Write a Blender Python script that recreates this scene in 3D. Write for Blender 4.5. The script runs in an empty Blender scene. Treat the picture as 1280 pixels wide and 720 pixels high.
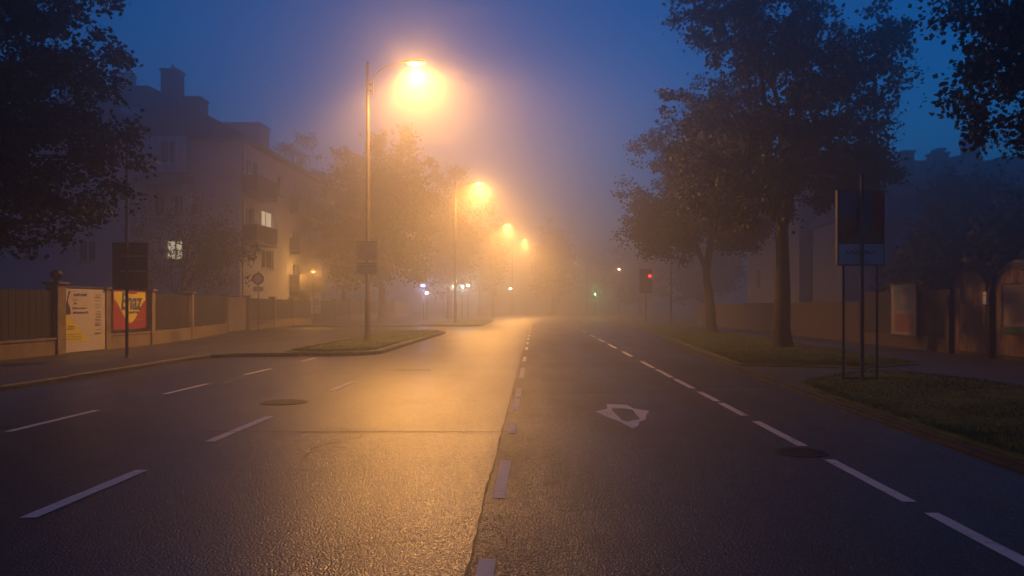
import bpy, bmesh, math, random
import numpy as np
from mathutils import Vector, Matrix, noise as mnoise

C = bpy.context.scene
COL = C.collection
R = math.radians

# ------------------------------------------------------------------ camera
F, H, VX, VY = 1000.0, 1.5, 668.0, 382.0          # focal length in px (1280 wide), eye height, vanishing point
cd = bpy.data.cameras.new('camera'); cam = bpy.data.objects.new('camera', cd); COL.objects.link(cam)
cam.location = (0, 0, H); cam.rotation_euler = (R(90), 0, 0)
cd.sensor_width = 36; cd.lens = 36 * F / 1280
cd.shift_x = (640 - VX) / 1280; cd.shift_y = (VY - 360) / 1280
cd.clip_start = 0.05; cd.clip_end = 3000
C.camera = cam

# ------------------------------------------------------------------ world, exposure
w = bpy.data.worlds.new('World'); C.world = w; w.use_nodes = True
nt = w.node_tree; nt.nodes.clear()
sky = nt.nodes.new('ShaderNodeTexSky'); sky.sky_type = 'NISHITA'; sky.sun_disc = False
sky.sun_elevation = R(-1.6); sky.sun_rotation = R(10); sky.ozone_density = 6.0; sky.air_density = 1.0; sky.dust_density = 0.4
tint = nt.nodes.new('ShaderNodeMix'); tint.data_type = 'RGBA'; tint.blend_type = 'MULTIPLY'; tint.inputs[0].default_value = 1
tint.inputs[7].default_value = (0.12, 1.62, 1.05, 1)
bg = nt.nodes.new('ShaderNodeBackground'); bg.inputs[1].default_value = 0.95
wo = nt.nodes.new('ShaderNodeOutputWorld')
nt.links.new(sky.outputs[0], tint.inputs[6]); nt.links.new(tint.outputs[2], bg.inputs[0]); nt.links.new(bg.outputs[0], wo.inputs[0])
C.view_settings.view_transform = 'Standard'; C.view_settings.look = 'None'
C.view_settings.exposure = 0; C.view_settings.gamma = 1
C.render.engine = 'CYCLES'
cy = C.cycles
cy.use_denoising = True
try: cy.denoiser = 'OPENIMAGEDENOISE'
except Exception: pass
cy.max_bounces = 5; cy.diffuse_bounces = 2; cy.glossy_bounces = 2; cy.volume_bounces = 1; cy.transmission_bounces = 2
cy.transparent_max_bounces = 6
cy.sample_clamp_indirect = 3.0
cy.caustics_reflective = False; cy.caustics_refractive = False
cy.use_light_tree = True
HAZE, HAZE_G = 0.0160, 0.87
SODIUM = (1.0, 0.44, 0.09)
LAMP_W = 9300

# ------------------------------------------------------------------ helpers
def at(px, py, Y):
    return Vector(((px - VX) * Y / F, Y, H + (VY - py) * Y / F))
def gp(px, py):
    Y = F * H / (py - VY)
    return (px - VX) * Y / F, Y
def curve_x(Y):
    return 3.2 * (max(0.0, Y - 60) / 56) ** 1.5

class MB:
    """collects shapes, builds ONE mesh object"""
    def __init__(s): s.v = []; s.f = []; s.mi = []
    def add(s, vs, fs, mi=0):
        o = len(s.v); s.v += [tuple(v) for v in vs]; s.f += [tuple(i + o for i in f) for f in fs]; s.mi += [mi] * len(fs); return s
    def box(s, x0, x1, y0, y1, z0, z1, mi=0, M=None):
        v = [Vector(p) for p in ((x0,y0,z0),(x1,y0,z0),(x1,y1,z0),(x0,y1,z0),(x0,y0,z1),(x1,y0,z1),(x1,y1,z1),(x0,y1,z1))]
        if M is not None: v = [M @ p for p in v]
        return s.add(v, [(0,3,2,1),(4,5,6,7),(0,1,5,4),(1,2,6,5),(2,3,7,6),(3,0,4,7)], mi)
    def tube(s, pts, radii, n=10, mi=0, cap=True):
        pts = [Vector(p) for p in pts]; rings = []
        up = Vector((0,0,1))
        prev = None
        for i, p in enumerate(pts):
            d = (pts[min(i+1,len(pts)-1)] - pts[max(i-1,0)])
            if d.length < 1e-6: d = Vector((0,0,1))
            d.normalize()
            a = prev if prev is not None else (Vector((1,0,0)) if abs(d.x) < .9 else Vector((0,1,0)))
            a = a - d * a.dot(d)
            if a.length < 1e-4: a = d.orthogonal()
            a.normalize(); b = d.cross(a); prev = a
            r = radii[i] if hasattr(radii, '__len__') else radii
            rings.append([p + a*math.cos(2*math.pi*k/n)*r + b*math.sin(2*math.pi*k/n)*r for k in range(n)])
        v = [q for ring in rings for q in ring]; f = []
        for i in range(len(pts)-1):
            for k in range(n):
                k2 = (k+1) % n
                f.append((i*n+k, i*n+k2, (i+1)*n+k2, (i+1)*n+k))
        if cap:
            f.append(tuple(range(n))[::-1]); f.append(tuple((len(pts)-1)*n+k for k in range(n)))
        return s.add(v, f, mi)
    def lathe(s, prof, n=16, M=None, mi=0):
        v = []
        for r, z in prof:
            for k in range(n):
                p = Vector((r*math.cos(2*math.pi*k/n), r*math.sin(2*math.pi*k/n), z)); v.append(M @ p if M is not None else p)
        f = []
        for i in range(len(prof)-1):
            for k in range(n):
                k2 = (k+1) % n; f.append((i*n+k, i*n+k2, (i+1)*n+k2, (i+1)*n+k))
        f.append(tuple(range(n))[::-1]); f.append(tuple((len(prof)-1)*n+k for k in range(n)))
        return s.add(v, f, mi)
    def prism(s, pts, z0, z1, mi=0):
        n = len(pts)
        v = [(x, y, z0) for x, y in pts] + [(x, y, z1) for x, y in pts]
        f = [tuple(range(n))[::-1], tuple(range(n, 2*n))] + [(i, (i+1) % n, n+(i+1) % n, n+i) for i in range(n)]
        return s.add(v, f, mi)
    def build(s, name, mats, parent=None, smooth=False, bevel=0, loc=None):
        me = bpy.data.meshes.new(name); 
        vs = s.v
        if loc is not None: vs = [(v[0]-loc[0], v[1]-loc[1], v[2]-loc[2]) for v in vs]
        me.from_pydata(vs, [], s.f)
        mats = mats if isinstance(mats, (list, tuple)) else [mats]
        for m in mats: me.materials.append(m)
        if len(mats) > 1: me.polygons.foreach_set('material_index', s.mi)
        bm = bmesh.new(); bm.from_mesh(me); bmesh.ops.recalc_face_normals(bm, faces=bm.faces)
        bm.to_mesh(me); bm.free()
        if smooth:
            me.polygons.foreach_set('use_smooth', [True]*len(me.polygons))
            me.set_sharp_from_angle(angle=R(40))
        me.update()
        o = bpy.data.objects.new(name, me); COL.objects.link(o)
        if loc is not None: o.location = loc
        if parent is not None: o.parent = parent
        if bevel:
            b = o.modifiers.new('bevel', 'BEVEL'); b.width = bevel; b.segments = 2; b.limit_method = 'ANGLE'
        return o

def empty(name, loc=(0,0,0), rz=0):
    o = bpy.data.objects.new(name, None); COL.objects.link(o); o.location = loc; o.rotation_euler = (0,0,rz); o.empty_display_size = .2; return o
def tag(o, label=None, cat=None, group=None, kind=None):
    if label: o['label'] = label
    if cat: o['category'] = cat
    if group: o['group'] = group
    if kind: o['kind'] = kind
    return o
def copy_tree(o, parent=None):
    c = o.copy(); COL.objects.link(c)
    if parent is not None: c.parent = parent
    for ch in list(o.children): copy_tree(ch, c)
    return c

# ------------------------------------------------------------------ materials
def mat(name, col, rough=.7, metal=0, var=.25, scale=3.0, bump=0, bscale=40, spec=.5, col2=None, rvar=0, emis=None, estr=0, detail=4):
    m = bpy.data.materials.new(name); m.use_nodes = True; t = m.node_tree; N = t.nodes; L = t.links
    p = N['Principled BSDF']; p.inputs['Roughness'].default_value = rough; p.inputs['Metallic'].default_value = metal
    p.inputs['Specular IOR Level'].default_value = spec
    tc = N.new('ShaderNodeTexCoord')
    n = N.new('ShaderNodeTexNoise'); n.inputs['Scale'].default_value = scale; n.inputs['Detail'].default_value = detail
    L.new(tc.outputs['Object'], n.inputs['Vector'])
    mx = N.new('ShaderNodeMix'); mx.data_type = 'RGBA'
    c2 = col2 if col2 else tuple(c*(1-var) for c in col)
    c1 = col if col2 else tuple(min(1, c*(1+var)) for c in col)
    mx.inputs[6].default_value = (*c2, 1); mx.inputs[7].default_value = (*c1, 1)
    rp = N.new('ShaderNodeMapRange'); rp.inputs[1].default_value = .3; rp.inputs[2].default_value = .7
    L.new(n.outputs['Fac'], rp.inputs[0]); L.new(rp.outputs[0], mx.inputs[0]); L.new(mx.outputs[2], p.inputs['Base Color'])
    if rvar:
        rr = N.new('ShaderNodeMapRange'); rr.inputs[3].default_value = rough-rvar; rr.inputs[4].default_value = rough+rvar
        L.new(n.outputs['Fac'], rr.inputs[0]); L.new(rr.outputs[0], p.inputs['Roughness'])
    if bump:
        n2 = N.new('ShaderNodeTexNoise'); n2.inputs['Scale'].default_value = bscale; n2.inputs['Detail'].default_value = 3
        L.new(tc.outputs['Object'], n2.inputs['Vector'])
        b = N.new('ShaderNodeBump'); b.inputs['Strength'].default_value = bump; b.inputs['Distance'].default_value = .02
        L.new(n2.outputs['Fac'], b.inputs['Height']); L.new(b.outputs[0], p.inputs['Normal'])
    if emis:
        p.inputs['Emission Color'].default_value = (*emis, 1); p.inputs['Emission Strength'].default_value = estr
        m.cycles.emission_sampling = 'NONE'
    return m

def asphalt(name, base, rough, bump, patch=.3, spec=.5, bscale=75, seed=0.0):
    m = bpy.data.materials.new(name); m.use_nodes = True; t = m.node_tree; N = t.nodes; L = t.links
    p = N['Principled BSDF']; p.inputs['Specular IOR Level'].default_value = spec
    tc = N.new('ShaderNodeTexCoord'); mp = N.new('ShaderNodeMapping'); mp.inputs['Location'].default_value = (seed, seed*1.7, 0)
    L.new(tc.outputs['Object'], mp.inputs[0])
    def nz(scale, det=3, rgh=.5, vec=None):
        n = N.new('ShaderNodeTexNoise'); n.inputs['Scale'].default_value = scale; n.inputs['Detail'].default_value = det; n.inputs['Roughness'].default_value = rgh
        L.new(vec if vec else mp.outputs[0], n.inputs['Vector']); return n.outputs['Fac']
    def mr(src, a, b, c, d):
        r = N.new('ShaderNodeMapRange'); r.inputs[1].default_value = a; r.inputs[2].default_value = b; r.inputs[3].default_value = c; r.inputs[4].default_value = d
        L.new(src, r.inputs[0]); return r.outputs[0]
    def math_(op, a, b):
        n = N.new('ShaderNodeMath'); n.operation = op
        for i, s in enumerate((a, b)):
            if hasattr(s, 'is_output'): L.new(s, n.inputs[i])
            else: n.inputs[i].default_value = s
        return n.outputs[0]
    # stretched along the carriageway: wheel tracks and patches
    m2 = N.new('ShaderNodeMapping'); m2.inputs['Scale'].default_value = (1.1, .12, 1); L.new(tc.outputs['Object'], m2.inputs[0])
    tracks = nz(1.0, 3, .55, m2.outputs[0])
    big = nz(.5, 5, .6)
    fine = nz(bscale*.8, 1.2, .5)
    vor = N.new('ShaderNodeTexVoronoi'); vor.inputs['Scale'].default_value = bscale; L.new(mp.outputs[0], vor.inputs['Vector'])
    speck = N.new('ShaderNodeTexVoronoi'); speck.inputs['Scale'].default_value = 38; L.new(mp.outputs[0], speck.inputs['Vector'])
    sep = N.new('ShaderNodeSeparateColor'); L.new(speck.outputs['Color'], sep.inputs[0])
    sp = math_('MULTIPLY', math_('GREATER_THAN', sep.outputs[0], .965), math_('LESS_THAN', speck.outputs['Distance'], .24))
    lum = math_('MULTIPLY', mr(big, .15, .85, 1-patch*1.4, 1+patch*1.4), mr(vor.outputs['Distance'], 0, .7, 1.45, .5))
    lum = math_('MULTIPLY', lum, mr(tracks, .3, .7, .8, 1.2))
    vm = N.new('ShaderNodeMix'); vm.data_type = 'RGBA'; vm.blend_type = 'MIX'
    cm = N.new('ShaderNodeVectorMath'); cm.operation = 'SCALE'; cm.inputs[0].default_value = base; L.new(lum, cm.inputs['Scale'])
    L.new(cm.outputs[0], vm.inputs[6]); vm.inputs[7].default_value = (.55, .5, .46, 1); L.new(sp, vm.inputs[0])
    L.new(vm.outputs[2], p.inputs['Base Color'])
    rg = math_('ADD', mr(big, .15, .85, rough+.10, rough-.10), mr(tracks, .3, .7, .08, -.08))
    vs = N.new('ShaderNodeSeparateColor'); L.new(vor.outputs['Color'], vs.inputs[0])
    rg = math_('MAXIMUM', math_('ADD', rg, mr(vs.outputs[0], 0, 1, -.14, .2)), .30)
    L.new(rg, p.inputs['Roughness'])
    hgt = math_('ADD', math_('MULTIPLY', vor.outputs['Distance'], -.7), fine)
    b = N.new('ShaderNodeBump'); b.inputs['Strength'].default_value = bump; b.inputs['Distance'].default_value = .009
    L.new(hgt, b.inputs['Height']); L.new(b.outputs[0], p.inputs['Normal'])
    return m

def paint(name, col, wear=.45):
    m = bpy.data.materials.new(name); m.use_nodes = True; t = m.node_tree; N = t.nodes; L = t.links
    p = N['Principled BSDF']; tc = N.new('ShaderNodeTexCoord')
    a = N.new('ShaderNodeTexNoise'); a.inputs['Scale'].default_value = 30; a.inputs['Detail'].default_value = 5; a.inputs['Roughness'].default_value = .7
    b = N.new('ShaderNodeTexNoise'); b.inputs['Scale'].default_value = 2.2; b.inputs['Detail'].default_value = 3
    L.new(tc.outputs['Object'], a.inputs['Vector']); L.new(tc.outputs['Object'], b.inputs['Vector'])
    ad = N.new('ShaderNodeMath'); ad.operation = 'ADD'; L.new(a.outputs['Fac'], ad.inputs[0]); L.new(b.outputs['Fac'], ad.inputs[1])
    r = N.new('ShaderNodeMapRange'); r.inputs[1].default_value = wear+.25; r.inputs[2].default_value = wear+.5; L.new(ad.outputs[0], r.inputs[0])
    mx = N.new('ShaderNodeMix'); mx.data_type = 'RGBA'; mx.inputs[6].default_value = (col[0]*.25, col[1]*.25, col[2]*.25, 1); mx.inputs[7].default_value = (*col, 1)
    L.new(r.outputs[0], mx.inputs[0]); L.new(mx.outputs[2], p.inputs['Base Color']); p.inputs['Roughness'].default_value = .55
    bp = N.new('ShaderNodeBump'); bp.inputs['Strength'].default_value = .4; bp.inputs['Distance'].default_value = .004
    L.new(a.outputs['Fac'], bp.inputs['Height']); L.new(bp.outputs[0], p.inputs['Normal'])
    return m

M = {}
M['asphalt_smooth'] = asphalt('asphalt_smooth', (.042,.041,.040), .31, .42, seed=3, spec=.95)
M['asphalt_rough'] = asphalt('asphalt_rough', (.038,.037,.038), .45, .55, seed=11, spec=.7)
M['pavement'] = asphalt('pavement_asphalt', (.06,.058,.056), .55, .5, seed=23)
M['ground'] = mat('soil', (.05,.045,.03), .9, var=.4, scale=.6, bump=.4, bscale=12)
M['paint'] = paint('road_paint', (.78,.72,.64), .40)
M['paint_worn'] = paint('road_paint_worn', (.5,.47,.44), .6)
M['crack'] = mat('crack_tar', (.012,.012,.012), .6)
M['kerb'] = mat('kerb_granite', (.075,.065,.06), .7, var=.4, scale=5, bump=.3, bscale=60)
M['kerb_dark'] = mat('kerb_brown', (.035,.03,.026), .85, var=.5, scale=4, bump=.3, bscale=60, spec=.2)  # right kerb: darker brown than the other kerbs
M['grass_soil'] = mat('turf', (.085,.10,.022), .95, var=.45, scale=2.2, bump=.8, bscale=30, spec=.15)
M['grass'] = mat('grass_blades', (.12,.16,.03), .7, var=.45, scale=1.3, spec=.25)
M['bark'] = mat('bark', (.07,.055,.04), .9, var=.45, scale=8, bump=.9, bscale=22, spec=.2)
M['leaf'] = mat('leaf_green', (.07,.085,.028), .6, var=.45, scale=1.5, spec=.3)
M['leaf_dark'] = mat('leaf_dark', (.03,.04,.018), .6, var=.45, scale=1.5, spec=.3)
M['leaf_yellow'] = mat('leaf_autumn', (.048,.044,.024), .7, var=.15, scale=2.0, spec=.3)
M['galv'] = mat('galvanised_steel', (.12,.10,.09), .6, metal=.2, var=.25, scale=6, bump=.08, bscale=30)
M['dark_metal'] = mat('dark_painted_metal', (.07,.07,.072), .5, var=.3, scale=5)
M['stucco'] = mat('stucco_cream', (.50,.50,.54), .9, var=.14, scale=.7, bump=.4, bscale=35, detail=8)
M['stucco_grey'] = mat('stucco_grey', (.22,.22,.24), .9, var=.16, scale=.6, bump=.4, bscale=35, detail=8)
M['stucco_trim'] = mat('stucco_trim', (.20,.19,.19), .85, var=.1, scale=2)
M['roof'] = mat('roof_tile', (.13,.075,.06), .75, var=.35, scale=2.5, bump=.6, bscale=14)
M['roof_dark'] = mat('roof_slate', (.07,.07,.075), .7, var=.3, scale=2.5, bump=.5, bscale=14)
M['brick'] = mat('brick', (.075,.052,.046), .85, var=.35, scale=6, bump=.4, bscale=20)
M['glass'] = mat('window_glass', (.035,.045,.06), .08, var=.1, spec=.8)
M['lit'] = mat('lit_window', (.5,.45,.3), .6, emis=(1,.86,.55), estr=.75)
M['white_frame'] = mat('painted_frame', (.55,.55,.54), .5, var=.08)
M['loggia'] = mat('loggia_glazing', (.38,.45,.52), .25, var=.15, scale=2, spec=.7)
M['fence_panel'] = mat('dark_fence_board', (.018,.014,.012), .7, var=.35, scale=4, bump=.2, bscale=30)
M['fence_stone'] = mat('fence_concrete', (.25,.19,.13), .85, var=.25, scale=3, bump=.4, bscale=30, detail=8)
M['wood'] = mat('brown_board', (.21,.13,.08), .7, var=.35, scale=4, bump=.35, bscale=18)
M['wood_light'] = mat('pale_gate_board', (.36,.27,.20), .7, var=.2, scale=5, bump=.3, bscale=18)
M['poster_white'] = mat('poster_paper', (.62,.56,.52), .5, var=.06, scale=3)
M['poster_yellow'] = mat('poster_yellow', (.75,.62,.05), .5, var=.06)
M['poster_red'] = mat('poster_red', (.36,.03,.025), .5, var=.15)
M['poster_ink'] = mat('poster_ink', (.03,.03,.045), .5, var=.1)
M['poster_ink_blue'] = mat('poster_ink_blue', (.04,.06,.18), .5, var=.1)
M['poster_orange'] = mat('poster_orange', (.5,.14,.06), .5, var=.25, scale=6)
M['poster_maroon'] = mat('poster_maroon', (.65,.05,.04), .5, var=.2)
M['poster_blue'] = mat('poster_blue', (.13,.16,.26), .5, var=.25, scale=5)
M['poster_green'] = mat('poster_green', (.03,.10,.05), .5, var=.2)
M['poster_skin'] = mat('poster_tan', (.25,.19,.17), .5, var=.3, scale=7)
M['sign_white'] = mat('sign_white', (.85,.78,.74), .45, var=.06)
M['sign_red'] = mat('sign_red', (.45,.03,.02), .45, var=.06)
M['sign_back'] = mat('sign_back_aluminium', (.45,.42,.40), .5, metal=.3, var=.15)
M['housing'] = mat('lamp_housing', (.25,.24,.22), .5, metal=.3)
M['iron'] = mat('cast_iron', (.035,.033,.03), .5, metal=.4, bump=.5, bscale=50)
M['leaf_litter'] = mat('fallen_leaf', (.30,.20,.08), .6, var=.5, scale=9)
def emitter(name, col, s):
    m = mat(name, (.5,.5,.5), .4, emis=col, estr=s); return m
M['lens'] = emitter('sodium_lens', SODIUM, 9)
M['em_red'] = emitter('red_signal', (1,.03,.02), 6)
M['em_green'] = emitter('green_signal', (.15,1,.35), 20)
M['em_blue'] = emitter('blue_sign_light', (.15,.25,1), 16)
M['em_white'] = emitter('white_light', (.75,.95,1), 30)
M['em_warm'] = emitter('warm_light', (1,.6,.25), 20)

def point(parent, loc, power, col, rad, name='bulb'):
    l = bpy.data.lights.new(name, 'POINT'); l.energy = power; l.color = col; l.shadow_soft_size = rad
    o = bpy.data.objects.new(name, l); COL.objects.link(o); o.location = loc; o.parent = parent
    return o

# ================================================================== SETTING
MB().add([(-400,-60,-.03),(400,-60,-.03),(400,700,-.03),(-400,700,-.03)], [(0,1,2,3)]).build('ground', M['ground'])['kind'] = 'structure'
road = empty('road'); tag(road, kind='structure')
Ys = [-12, 0, 6, 12, 20, 30, 45, 60, 70, 80, 90, 100, 110, 120, 135, 150, 170, 200, 240]

def strip(mb, xl, xr, ys, z, mi=0, xs=1):
    v = []; f = []
    for Y in ys:
        v += [(xl(Y), Y, z), (xr(Y), Y, z)]
    for i in range(len(ys)-1): f.append((2*i, 2*i+1, 2*i+3, 2*i+2))
    mb.add(v, f, mi)
mb = MB(); strip(mb, lambda Y: -30 if 47 < Y < 56 else -10 + curve_x(Y), lambda Y: -.25+curve_x(Y), [-12,0,6,12,20,30,45,47,47.01,55.99,56,60]+Ys[8:], 0)
mb.build('left_carriageway', M['asphalt_smooth'], road)
def ragged(Y):
    return -.38+curve_x(Y)+0.020*mnoise.noise(Vector((Y*.7,0,0)))+.008*mnoise.noise(Vector((Y*6,0,0)))+.009*mnoise.noise(Vector((Y*19,5,0)))
mb = MB(); strip(mb, ragged, lambda Y: 6.5+curve_x(Y), [-12,0]+[2+.04*i for i in range(700)]+Ys[6:], .0028)
mb.build('right_carriageway', M['asphalt_rough'], road)

def wob(a, s, amt): return amt * mnoise.noise(Vector((a*s, 3.1, .7)))
def dash(mb, x, y0, y1, wd, z=.006, n=10, rag=.006):
    ys = [y0+(y1-y0)*i/n for i in range(n+1)]
    v = []; f = []
    for i, Y in enumerate(ys):
        c = x + curve_x(Y)
        v += [(c-wd/2+wob(Y+x,7,rag), Y+random.uniform(-.01,.01), z), (c+wd/2+wob(Y+x+9,7,rag), Y+random.uniform(-.01,.01), z)]
    for i in range(n): f.append((2*i, 2*i+1, 2*i+3, 2*i+2))
    mb.add(v, f)
def ln(pairs, x, wd, name, m='paint'):
    mb = MB()
    for a, b in pairs: dash(mb, x, a, b, wd)
    return mb.build(name, M[m], road)
random.seed(4)
Yp = lambda py: F*H/(py-VY)
# centre line: dashes read off the ground
cl = [(3.0,4.72),(Yp(624),Yp(576)),(Yp(542),Yp(529)),(Yp(513),Yp(498)),(Yp(497),Yp(486)),(Yp(473),Yp(460)),(Yp(452),Yp(446))]
cl += [(y, y+1.8) for y in range(27, 120, 4)]
ln(cl, -.275, .10, 'centre_line')
ln([(Yp(648),Yp(588)),(Yp(553),Yp(521)),(Yp(489),Yp(477))], -3.57, .12, 'left_lane_line')
ln([(Yp(540),Yp(513)),(Yp(493),Yp(480)),(Yp(469),Yp(461)),(Yp(452),Yp(447.5))], -6.25, .11, 'outer_lane_line', 'paint')
ln([(3.6,Yp(642)),(Yp(628),Yp(575)),(Yp(558),Yp(527)),(Yp(520),Yp(504)),(Yp(502),Yp(490)),(Yp(486),Yp(474)),(Yp(472),Yp(462)),(Yp(460),Yp(452)),(23.5,26),(28,31),(33,36),(38,41),(44,48),(52,56)], 2.86, .11, 'right_lane_line')
# worn lozenge marking in the right lane
def zp(x, y): return gp(730+x/10.28, 480+y/10.28)
outer = [(145,360),(300,320),(290,262),(550,272),(640,320),(840,350),(800,400),(790,465),(715,490),(700,540),(630,578),(560,545),(470,495),(300,430)]
inner = [(355,320),(450,318),(560,325),(625,340),(660,385),(720,455),(640,470),(560,490),(520,480),(480,465),(440,420),(400,385),(380,360),(365,340)]
bm = bmesh.new()
def loop(pts, z):
    vs = [bm.verts.new((*zp(*p), z)) for p in pts]
    return [bm.edges.new((vs[i], vs[(i+1) % len(vs)])) for i in range(len(vs))]
e = loop(outer, .006) + loop(inner, .006)
bmesh.ops.triangle_fill(bm, edges=e, use_beauty=True)
me = bpy.data.meshes.new('lozenge_marking'); bm.to_mesh(me); bm.free(); me.materials.append(M['paint'])
o = bpy.data.objects.new('lozenge_marking', me); COL.objects.link(o); o.parent = road
mb = MB(); 
def seg(mb, x0, x1, y, wd, z=.006, jit=.03, n=30):
    v = []; f = []
    for i in range(n+1):
        x = x0+(x1-x0)*i/n; yy = y+jit*mnoise.noise(Vector((x*1.7, y, 0)))
        ww = wd*(.6+.6*abs(mnoise.noise(Vector((x*6, y, 4)))))
        v += [(x, yy-ww/2, z), (x, yy+ww/2, z)]
    for i in range(n): f.append((2*i, 2*i+2, 2*i+3, 2*i+1))
    mb.add(v, f)
seg(mb, .63, 1.6, 13.4, .06); seg(mb, 3.0, 4.2, 14.3, .07)
mb.build('pale_joint', M['paint_worn'], road)
mb = MB(); seg(mb, -3.9, -.2, 9.5, .035); seg(mb, -5.2,-2.6, 17.6, .05)
n = 120; v = []; f = []
for i in range(n+1):
    Y = 2.5+22*(i/n); c = ragged(Y)-.004
    ww = .008*(.5+abs(mnoise.noise(Vector((Y*5,2,0))))*2)
    v += [(c-ww, Y, .005), (c+ww, Y, .005)]
for i in range(n): f.append((2*i, 2*i+1, 2*i+3, 2*i+2))
mb.add(v, f)
def crack(mb, x, y, a, L_, wd=.006):
    v = []; f = []; n = int(L_/.12)
    for i in range(n+1):
        a += random.gauss(0,.22); x += math.cos(a)*.12; y += math.sin(a)*.12; ww = wd*random.uniform(.4,1.3)*(1-abs(2*i/n-1)*.7)
        v += [(x-math.sin(a)*ww, y+math.cos(a)*ww, .0045), (x+math.sin(a)*ww, y-math.cos(a)*ww, .0045)]
    for i in range(n): f.append((2*i,2*i+2,2*i+3,2*i+1))
    mb.add(v, f)
random.seed(77)
for x,y,a,l in ((-.38,6.6,.2,1.1),(-.38,5.2,2.9,.9),(-2.2,7.5,1.5,2.6),(-1.6,11,1.7,3.5),(1.7,6.5,1.4,2.8),(3.4,9,1.7,3.2),(-5,8.4,.3,1.6),(-4.6,6.2,1.2,2.0),(1.2,10,.1,1.5)): crack(mb, x, y, a, l)
mb.build('crack', M['crack'], road)
# older repair patches let into the surface
M['patch'] = asphalt('asphalt_patch', (.034,.033,.034), .40, .6, seed=41)
mb = MB()
for cx,cy,w_,l_ in ((-2.9,18.6,1.0,.5),(1.4,17.5,1.2,2.4),(-6.9,9.3,1.0,1.5)):
    pts = []
    for i in range(24):
        t = 2*math.pi*i/24; c_,s_ = math.cos(t), math.sin(t); k = 1/max(abs(c_),abs(s_))*.92
        pts.append((cx+c_*k*w_/2+.04*random.gauss(0,1), cy+s_*k*l_/2+.04*random.gauss(0,1), .0035))
    mb.add(pts, [tuple(range(24))])
mb.build('repair_patch', M['patch'], road)

# ---- left pavement with kerb
def kerb_line(mb, pts, wd=.13, h=.12, closed=False, stone=1.0):
    """kerb stones laid end to end along a polyline (inner offset to the left of travel)"""
    P = [Vector((*p, 0)) for p in pts]
    if closed: P.append(P[0])
    for a, b in zip(P[:-1], P[1:]):
        d = b-a; Ln = d.length; k = max(1, round(Ln/stone)); d.normalize(); n = Vector((-d.y, d.x, 0))
        for i in range(k):
            s = a+d*(Ln*i/k+.006); e2 = a+d*(Ln*(i+1)/k-.006); dz = random.uniform(-.006,.006)
            v = [s, e2, e2+n*wd, s+n*wd]
            top = [s+n*.02, e2+n*.02, e2+n*wd, s+n*wd]
            vs = [(p.x,p.y,-.02) for p in v]+[(p.x,p.y,h-.03+dz) for p in v]+[(p.x,p.y,h+dz) for p in top]
            mb.add(vs, [(0,1,5,4),(1,2,6,5),(2,3,7,6),(3,0,4,7),(4,5,9,8),(5,6,10,9),(6,7,11,10),(7,4,8,11),(8,9,10,11)])
left_edge = [(-9.3,-12),(-9.3,0),(-9.3,18),(-9.4,21.6),(-9.2,22.8),(-8.6,23.3),(-6.9,23.5)]
inner_l = [(-9.43,-12),(-9.43,18),(-9.53,21.6),(-9.33,22.95),(-8.63,23.44),(-6.9,23.64),(-6.9,46.8),(-13.8-8,46.8),(-22,-12)]
mb = MB(); mb.prism(inner_l, -.02, .095); mb.build('left_pavement', M['pavement'])['kind'] = 'structure'
mb = MB(); kerb_line(mb, left_edge, h=.11); mb.build('left_kerb', M['kerb'])['kind'] = 'structure'
far_l = [(-8.6+curve_x(Y), Y) for Y in (56.5,70,80,90,100,120,150,200)] + [(-35,200),(-35,56.5)]
mb = MB(); mb.prism(far_l, -.02, .10); mb.build('left_pavement_beyond', M['pavement'])['kind'] = 'structure'

def blades(mb, pts_in, n, h0, h1, z, wd=.006):
    """small tapering grass blades"""
    xs = [p[0] for p in pts_in]; ys = [p[1] for p in pts_in]
    x0, x1, y0, y1 = min(xs), max(xs), min(ys), max(ys); k = 0; tries = 0
    m = len(pts_in)
    while k < n and tries < n*6:
        tries += 1
        x = random.uniform(x0, x1); t = random.random(); y = y0+(y1-y0)*t*t if y1-y0 > 8 else random.uniform(y0, y1)
        ins = False; j = m-1
        for i in range(m):
            xi, yi = pts_in[i]; xj, yj = pts_in[j]
            if (yi > y) != (yj > y) and x < (xj-xi)*(y-yi)/(yj-yi)+xi: ins = not ins
            j = i
        if not ins: continue
        k += 1
        a = random.uniform(0, 6.28); h = random.uniform(h0, h1)*(1+.6*mnoise.noise(Vector((x*.9,y*.9,0)))); s = 1+y*.05
        dx, dy = math.cos(a)*wd*s, math.sin(a)*wd*s; lx, ly = random.gauss(0,.4)*h, random.gauss(0,.4)*h
        o = len(mb.v); mb.v += [(x-dx,y-dy,z),(x+dx,y+dy,z),(x+lx,y+ly,z+h)]; mb.f.append((o,o+1,o+2)); mb.mi.append(0)

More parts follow.
